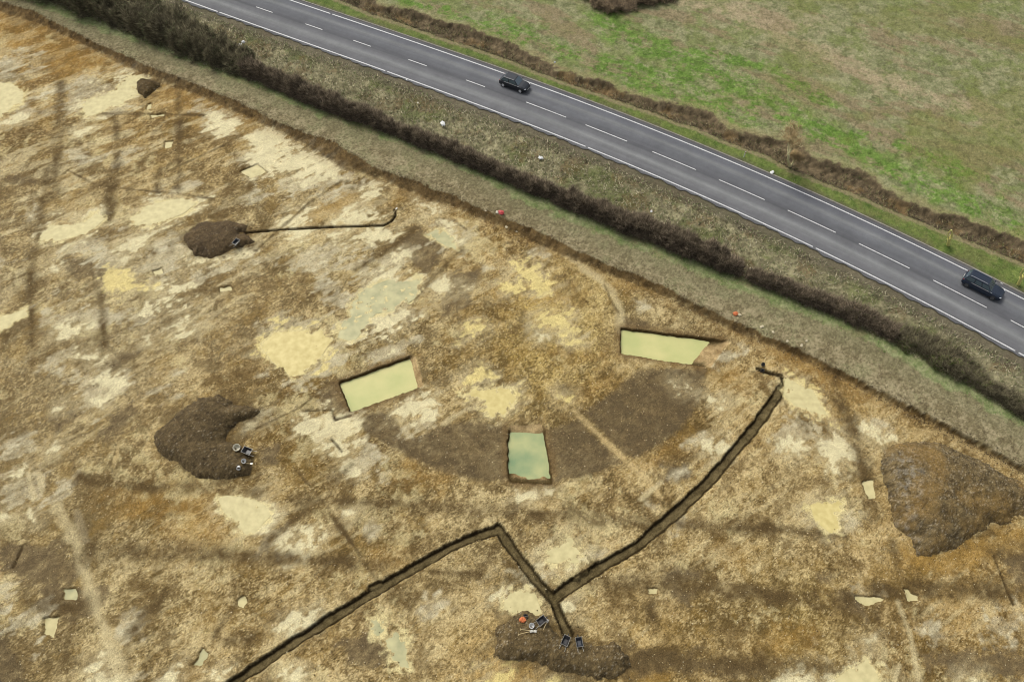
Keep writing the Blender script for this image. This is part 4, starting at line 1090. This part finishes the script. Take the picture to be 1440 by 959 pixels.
def car(px, py, L, paint, label, wheelmat, estate, rails, name='parked'):
    c = at(px, py, .0); s = road_s(c)
    a = road_pt(s - 1, 0); b = road_pt(s + 1, 0); ang = math.atan2(b[1] - a[1], b[0] - a[0])
    root = empty('car', (c[0], c[1], .03), ang); tag(root, label, 'car', 'cars driving on the road')
    h = L / 2; W = .89; zt = .92
    body = loft([(-h, .66, .42, .74), (-h + .06, .80, .28, .88), (-h + .35, W, .20, zt), (-.2 * L, W + .01, .18, zt), (.08 * L, W + .01, .18, zt - .01), (.22 * L, W, .18, zt - .03),
                 (.32 * L, W - .01, .18, .87), (.42 * L, .84, .20, .79), (h - .08, .74, .26, .68), (h, .58, .34, .56)]).build('body', paint, root, smooth=False, bevel=.03)
    # cabin
    rb, rt = (-h + .12, -h + .38) if estate else (-h + .22, -h + .75)
    fb, ft = .21 * L, .06 * L
    wb, wt, z0, z1 = .80, .61, zt - .06, 1.46 if not estate else 1.50
    def q(x, yy, z): return (x, yy, z)
    V = [q(rb, -wb, z0), q(fb, -wb, z0), q(fb, wb, z0), q(rb, wb, z0), q(rt, -wt, z1), q(ft, -wt, z1), q(ft, wt, z1), q(rt, wt, z1)]
    MB().add(V, [(3, 2, 1, 0), (4, 5, 6, 7), (0, 1, 5, 4), (1, 2, 6, 5), (2, 3, 7, 6), (3, 0, 4, 7)]).build('cabin', paint, root, bevel=.07)
    def panel(a_, b_, c_, d_, nm, mt, m0=.10, m1=.12, out=.014):
        a_, b_, c_, d_ = (np.array(p, float) for p in (a_, b_, c_, d_))
        f = lambda u, v: (a_ * (1 - u) + b_ * u) * (1 - v) + (d_ * (1 - u) + c_ * u) * v
        nn = np.cross(b_ - a_, d_ - a_); nn /= np.linalg.norm(nn); P0 = [f(m0, m1), f(1 - m0, m1), f(1 - m0, 1 - m1), f(m0, 1 - m1)]
        V = [p + nn * out for p in P0] + [p - nn * .03 for p in P0]
        MB().add(V, [(0, 1, 2, 3), (7, 6, 5, 4)] + [(i, 4 + i, 4 + (i + 1) % 4, (i + 1) % 4) for i in range(4)]).build(nm, mt, root)
    panel(V[1], V[2], V[6], V[5], 'windscreen', M_glass, .06, .06)
    panel(V[3], V[0], V[4], V[7], 'rear_window', M_glass, .1, .12)
    for sgn in (0, 1):
        i0, i1, i5, i4 = (0, 1, 5, 4) if sgn == 0 else (2, 3, 7, 6)
        A, B, Cc, D = (np.array(V[i]) for i in (i0, i1, i5, i4))
        cuts = (0, .36, .66, 1.0) if estate else (0, .48, 1.0)
        for u0, u1 in zip(cuts[:-1], cuts[1:]):
            panel(A * (1 - u0) + B * u0, A * (1 - u1) + B * u1, D * (1 - u1) + Cc * u1, D * (1 - u0) + Cc * u0, 'side_window', M_glass, .07, .16)
    for sx in (-1, 1):
        for sy in (-1, 1):
            wx = -h + .72 if sx < 0 else h - .80
            w = empty('wheel', (wx, sy * (W - .08), .31)); w.parent = root
            MB().lathe([(.20, -.1), (.29, -.11), (.32, -.06), (.32, .06), (.29, .11), (.20, .1)], 20, (0, 0, 0), 'y').build('tyre', M_tyre, w)
            rm = MB().lathe([(.001, sy * .085), (.06, sy * .10), (.21, sy * .085), (.215, sy * .115)], 16, (0, 0, 0), 'y')
            rm.build('rim', wheelmat, w)
            MB().lathe([(.345, -.02 + sy * .02), (.40, sy * .04), (.40, sy * .125), (.345, sy * .125)], 20, (wx, sy * (W - .09), .33), 'y')
    for sy in (-1, 1):
        MB().box((h - .21, sy * .61, .65), (.22, .22, .10), rz=-sy * .45).build('headlight', M_lamp, root, bevel=.03)
        MB().box((-h + .12, sy * .68, .76), (.10, .16, .14), rz=sy * .3).build('tail_light', M_red, root, bevel=.02)
        MB().box((.17 * L, sy * (W + .06), .98), (.14, .2, .12)).build('wing_mirror', paint, root, bevel=.03)
        MB().box((-.02 * L, sy * (W - .055), zt - .025), (L * .52, .03, .035)).build('window_trim', M_chrome, root)
        if rails: MB().tube([(rt + .1, sy * .55, z1), (rt + .2, sy * .55, z1 + .06), (ft - .2, sy * .55, z1 + .06), (ft - .1, sy * .55, z1)], .02, 6).build('roof_rail', M_chrome, root)
    MB().box((h - .03, 0, .50), (.08, .95, .16)).build('grille', M_bplast, root, bevel=.02)
    MB().box((h + .015, 0, .40), (.02, .5, .1)).build('number_plate', M_plate, root)
    MB().box((-h - .01, 0, .60), (.02, .5, .1)).build('number_plate', M_plate, root)
    return root
car(724, 122, 4.15, M_black, "black hatchback with bright silver wheels driving near the top centre", M_alloy, False, False)
car(1379, 406, 4.35, M_navy, "dark blue estate car with dull wheels driving near the right edge", M_dalloy, True, True)

# ------------------------------------------------------------------ tools and barrows on the heaps
M_tray = flat('dark_barrow_tray', alb(48, 46, 46), .5, var=.3); M_tube = flat('galvanised_tube', alb(176, 172, 160), .4, metal=.3)
M_white = flat('white_plastic', alb(240, 240, 236), .5, var=.06); M_cream = flat('pale_bag', alb(226, 220, 196), .7, var=.12); M_blackp = flat('black_plastic', alb(48, 46, 46), .45, var=.2)
M_orange = flat('orange_cloth', alb(214, 118, 62), .7, var=.2); M_redp = flat('red_plastic', alb(205, 66, 66), .5, var=.15); M_wood = flat('pale_wood', alb(206, 184, 134), .7, var=.2)
M_blue = flat('blue_black_plastic', alb(44, 48, 56), .5, var=.2)
def wheelbarrow(px, py, rz, label, scale=1.0, mt=M_tray):
    x, y, z = ground(px, py); root = empty('wheelbarrow', (x, y, z + .02), rz); root.scale = (scale,) * 3
    tag(root, label, 'wheelbarrow', 'wheelbarrows left on the heaps')
    t = MB()
    for (x0, x1, w0, w1, z0, z1) in ((-.25, .30, .2, .34, .28, .62),):
        V = [(-.28, -.2, .28), (.22, -.2, .24), (.22, .2, .24), (-.28, .2, .28), (-.42, -.34, .55), (.48, -.32, .66), (.48, .32, .66), (-.42, .34, .55)]
        Vi = [(a * .93, b * .92, c + .03) for a, b, c in V[:4]] + [(a * .95, b * .94, c) for a, b, c in V[4:]]
        t.add(V + Vi, [(3, 2, 1, 0), (0, 1, 5, 4), (1, 2, 6, 5), (2, 3, 7, 6), (3, 0, 4, 7), (8, 9, 10, 11), (12, 13, 9, 8), (13, 14, 10, 9), (14, 15, 11, 10), (15, 12, 8, 11),
                      (4, 5, 13, 12), (5, 6, 14, 13), (6, 7, 15, 14), (7, 4, 12, 15)])
    t.build('tray', mt, root)
    MB().tube([(-.44, -.35, .56), (.5, -.33, .67), (.5, .33, .67), (-.44, .35, .56), (-.44, -.35, .56)], .022, 6).build('rim', M_tube, root)
    for s in (-1, 1):
        MB().tube([(.62, s * .06, .2), (.2, s * .18, .24), (-.4, s * .25, .34), (-.95, s * .30, .55)], .025, 6).build('handle', M_tube, root)
        MB().tube([(-.2, s * .2, .3), (-.3, s * .24, .0), (-.42, s * .24, .32)], .02, 6).build('leg', M_tube, root)
    w = empty('wheel', (.62, 0, .19)); w.parent = root
    MB().lathe([(.10, -.04), (.18, -.04), (.195, 0), (.18, .04), (.10, .04)], 14, axis='y').build('tyre', M_tyre, w)
    MB().lathe([(.001, -.03), (.11, -.03), (.11, .03), (.001, .03)], 12, axis='y').build('hub', M_tube, w)
wheelbarrow(795, 902, R(64), "wheelbarrow with a pale rim in the middle of the bottom heap", .85)
wheelbarrow(814, 904, R(98), "dark blue wheelbarrow just right of the pale rimmed one", .8, M_blue)
wheelbarrow(761, 874, R(35), "dark wheelbarrow tipped against the upper left of the bottom heap", .85)
wheelbarrow(350, 637, R(160), "dark wheelbarrow by the pale buckets on the left heap", .95, M_blackp)
wheelbarrow(333, 343, R(60), "small dark blue wheelbarrow on the right end of the oval heap", .85, M_blue)
def bucket(px, py, r, h, mt, label, tilt=(0, 0), dz=0, inner=M_blackp):
    x, y, z = ground(px, py); root = empty('bucket', (x, y, z + dz)); root.rotation_euler = (tilt[0], tilt[1], 0); tag(root, label, 'bucket')
    MB().lathe([(.001, 0), (r * .78, 0), (r, h), (r * .93, h), (r * .72, .03), (.001, .03)], 18).build('body', mt, root)
    MB().lathe([(r, h - .02), (r * 1.06, h - .01), (r * 1.06, h + .01), (r * .98, h + .012)], 18).build('rim', mt, root)
    MB().tube([(r * math.cos(t), .03, h + r * .75 * math.sin(t)) for t in np.linspace(0, math.pi, 9)], .008, 5).build('handle', M_tube, root)
bucket(334, 630, .34, .38, M_cream, "large pale bucket on the right flank of the left heap", (.2, .1))
bucket(343, 647, .22, .3, M_white, "smaller white bucket just below the large pale one", (.5, .2))
bucket(336, 656, .19, .28, M_white, "lowest white bucket lying on the tool strewn left heap", (1.1, .2))
bucket(748, 879, .22, .3, M_white, "white bucket beside the orange bag on the bottom heap", (.25, -.1))
bucket(739, 866, .2, .28, M_blackp, "black bucket behind the orange bag on the bottom heap", (.3, 0))
bucket(1072, 513, .19, .3, M_blackp, "upper black bucket at the end of the thin trench spur", (.3, 0))
bucket(1070, 522, .2, .3, M_blackp, "lower black bucket at the end of the thin trench spur", (0, .4))
def tool(px, py, L, rz, mt, label, head=True, tilt=.12):
    x, y, z = ground(px, py); root = empty('shovel', (x, y, z + .08), rz); root.rotation_euler = (0, -tilt, rz); tag(root, label, 'shovel')
    MB().tube([(-L / 2, 0, 0), (0, 0, .02), (L / 2, 0, 0)], .025, 6).build('shaft', mt, root)
    MB().tube([(-L / 2, -.09, 0), (-L / 2, .09, 0)], .022, 6).build('grip', mt, root)
    MB().box((L / 2 + .14, 0, 0), (.30, .22, .02), taper=.8).build('blade', M_tube, root, bevel=.01)
tool(741, 886, 1.1, R(-8), M_wood, "upper long pale shovel lying on the bottom heap left of the barrows")
tool(737, 890, 1.0, R(12), M_wood, "lower pale shovel crossing the other on the bottom heap")
tool(765, 883, 1.0, R(62), M_wood, "pale shovel leaning beside the tipped dark barrow")
tool(343, 652, 1.3, R(-4), M_wood, "thin shovel lying level across the left heap")
tool(555, 300, .8, R(65), M_wood, "short pale shovel left at the hooked end of the narrow trench")
def crumple(px, py, size, mt, name, label, cat, group=None, seed=0, parts=None, dz=0):
    x, y, z = ground(px, py) if (px, py) else (0, 0, 0); r = random.Random(seed + int(px)); m = MB(); N1, N2 = 7, 12; V = []
    for i in range(N1 + 1):
        th = math.pi * i / N1
        for j in range(N2):
            ph = 2 * math.pi * j / N2; k = 1 + r.uniform(-.32, .32)
            V.append((size[0] / 2 * math.sin(th) * math.cos(ph) * k, size[1] / 2 * math.sin(th) * math.sin(ph) * k, size[2] * (.5 + .5 * math.cos(th) * k * .9)))
    F = [(i * N2 + j, (i + 1) * N2 + j, (i + 1) * N2 + (j + 1) % N2, i * N2 + (j + 1) % N2) for i in range(N1) for j in range(N2)]
    m.add(V, F); o = m.build(name, mt); o.location = (x, y, z - .02 + dz); o.rotation_euler = (0, 0, r.uniform(0, 3)); tag(o, label, cat, group); return o
def fz(px, py): return at(px, py, 0)
def top_item(px, py, size, mt, name, label, cat, group=None, dz=0.0):
    return crumple(px, py, size, mt, name, label, cat, group, 3, dz=dz)
crumple(735, 872, (.55, .45, .3), M_orange, 'bag', "orange cloth bag on the bottom heap beside the white bucket", 'bag')
crumple(705, 300, (.75, .55, .35), M_redp, 'bag', "crumpled red bag lying on the lip of the topsoil bank", 'bag')
crumple(699, 299, (.4, .25, .2), M_cream, 'bag', "scrap of pale bag touching the red one on the bank lip", 'bag')
crumple(1034, 442, (.55, .45, .3), M_orange, 'bag', "small orange bag on the bank lip above the long water pit", 'bag')
top_item(340, 69, (.55, .45, .35), M_white, 'litter', "lower left of the two white bags beside the thicket", 'litter', dz=.45)
top_item(344, 65, (.5, .5, .4), M_white, 'litter', "upper right of the two white bags beside the thicket", 'litter', dz=.45)
top_item(623, 177, (.85, .5, .3), M_white, 'litter', "white plastic bag on top of the verge tussocks left of centre", 'litter', dz=.3)
top_item(760, 225, (.65, .5, .3), M_white, 'litter', "white scrap in the rough grass below the black hatchback", 'litter', dz=.25)
top_item(572, 113, (.3, .22, .12), M_white, 'litter', "tiny white scrap beside the near edge line of the road", 'litter', dz=.05)
top_item(588, 147, (.3, .25, .16), M_cream, 'litter', "small pale scrap in the verge between hedge and road", 'litter', dz=.2)
top_item(915, 302, (.35, .25, .2), M_white, 'litter', "small pale scrap against the upper side of the hedge", 'litter', dz=.5)
top_item(1358, 525, (.85, .5, .2), M_cream, 'litter', "pale pinkish sheet crumpled in the bramble hedge", 'litter', dz=.5)
top_item(1379, 520, (.25, .2, .2), M_white, 'litter', "tiny white scrap uphill of the pale sheet", 'litter', dz=.3)
top_item(1085, 244, (.65, .4, .3), M_white, 'litter', "white bag on the far kerb left of the bare tree", 'litter', dz=.03)
top_item(1408, 399, (.32, .25, .12), M_white, 'litter', "small white scrap on the far kerb beside the blue estate car", 'litter', dz=.03)
top_item(1042, 378, (.3, .25, .2), M_white, 'litter', "white scrap left of the gap in the hedge", 'litter', dz=.3)
top_item(1054, 381, (.28, .2, .2), M_cream, 'litter', "pale scrap right of the gap in the hedge", 'litter', dz=.3)
top_item(780, 93, (.28, .2, .2), M_white, 'litter', "white scrap in the far ditch scrub right of the hatchback", 'litter', dz=.5)
M_stone = flat('pale_flint', alb(222, 208, 172), .7, var=.2)
edge_st = [(1040, 443, .38, "pale stone beside the orange bag"), (1071, 460, .42, "largest pale stone on the bank lip"), (1087, 467, .3, "flat pale stone next along the bank lip from the largest"),
           (1107, 480, .32, "pale stone low on the bank right of the flat one"), (1127, 486, .36, "cream stone on the lip above the trench end"), (1134, 480, .28, "small white stone just uphill of the cream one"),
           (683, 297, .25, "small white stone left of the red bag"), (712, 320, .36, "white stone at the foot of the bank under the red bag"), (727, 326, .34, "elongated white stone at the bank foot right of the red bag")]
for i, (x, y, s, lb) in enumerate(edge_st):
    crumple(x, y, (s, s * .75, s * .5), M_stone, 'stone', lb, 'stone', None, i)
M_post = flat('white_post', alb(226, 226, 214), .5, var=.06)
c = at(1046, 221); root = empty('marker_post', (c[0], c[1], float(zat(*c)))); tag(root, "slim white marker post on the grass verge beyond the road", 'post')
MB().box((0, 0, .45), (.11, .07, 1.0)).build('post', M_post, root, bevel=.01); MB().box((0, -.04, .78), (.07, .015, .12)).build('reflector', M_red, root)

# loose stones and clods too many to count, real lumps over the site and heaps
def lumps(name, P3, S, cols, label, mat):
    N = len(P3); oc = np.array([(1, 0, 0), (0, 1, 0), (-1, 0, 0), (0, -1, 0), (0, 0, .8), (0, 0, -.6)], float)
    V = P3[:, None, :] + oc[None] * S[:, None, None] * rng.uniform(.6, 1.2, (N, 6, 1))
    f = np.array([(0, 1, 4), (1, 2, 4), (2, 3, 4), (3, 0, 4), (1, 0, 5), (2, 1, 5), (3, 2, 5), (0, 3, 5)])
    F = (np.arange(N)[:, None, None] * 6 + f[None]).reshape(-1, 3)
    return tag(npmesh(name, V.reshape(-1, 3), F, mat, col=np.repeat(cols, 6, axis=0)), label, 'stones', kind='stuff')
n = 90000; p = np.stack([rng.uniform(-84, 84, n), rng.uniform(4, 110, n)], 1)
k = in_view(p) & (field_of(dtoe, p) > 0) & (field_of(flat_m, p) < .3) & (rng.random(n) < (.15 + .85 * field_of(n2, p))); p = p[k]; z = zarr(p); N = len(p)
keep = z > ZS - .2; p, z = p[keep], z[keep]; N = len(p)
cc = pal((206, 184, 136), (120, 96, 60), (90, 72, 44), (176, 150, 104), (222, 206, 168))[rng.integers(0, 5, N)]
lumps('gravel', np.column_stack([p, z + .01]), rng.uniform(.03, .075, N), cc, "loose pale flints and clods scattered over the stripped site", M_heap)
pts = []; cs = []
for (hx, hy, hz, hd) in HEAPH:
    m = np.argwhere(hd > .05); q = m[rng.integers(0, len(m), int(len(m) * .35))]; m2 = np.argwhere((hd > -.34) & (hd <= .12)); q = np.vstack([q, m2[rng.integers(0, len(m2), int(len(m2) * 1.2))]])
    a = np.column_stack([hx[q[:, 0], q[:, 1]], hy[q[:, 0], q[:, 1]], hz[q[:, 0], q[:, 1]]]); a[:, :2] += rng.uniform(-.05, .05, (len(a), 2)); pts.append(a)
pts = np.vstack(pts); N = len(pts)
lumps('heap_clods', pts, rng.uniform(.02, .065, N), pal((92, 76, 50), (106, 90, 62), (80, 66, 42), (120, 104, 74), (150, 136, 104))[rng.integers(0, 5, N)], "clods and stones tumbled over the spoil heaps", M_heap)
n = 9000; s = rng.uniform(0, 1, n); d_ = np.concatenate([[0], np.cumsum(np.linalg.norm(np.diff(LIP[1:-1], axis=0), axis=1))]); s = s * d_[-1]
px_ = np.interp(s, d_, LIP[1:-1, 0]); py_ = np.interp(s, d_, LIP[1:-1, 1]); p = np.stack([px_, py_], 1) + rng.normal(0, .35, (n, 2)) - [[.1, .25]]
lumps('bank_clods', np.column_stack([p, zarr(p) + .02]), rng.uniform(.02, .08, n), pal((84, 68, 44), (104, 86, 58), (70, 56, 36), (128, 110, 80))[rng.integers(0, 4, n)], "dark clods crumbling along the edge of the topsoil bank", M_heap)
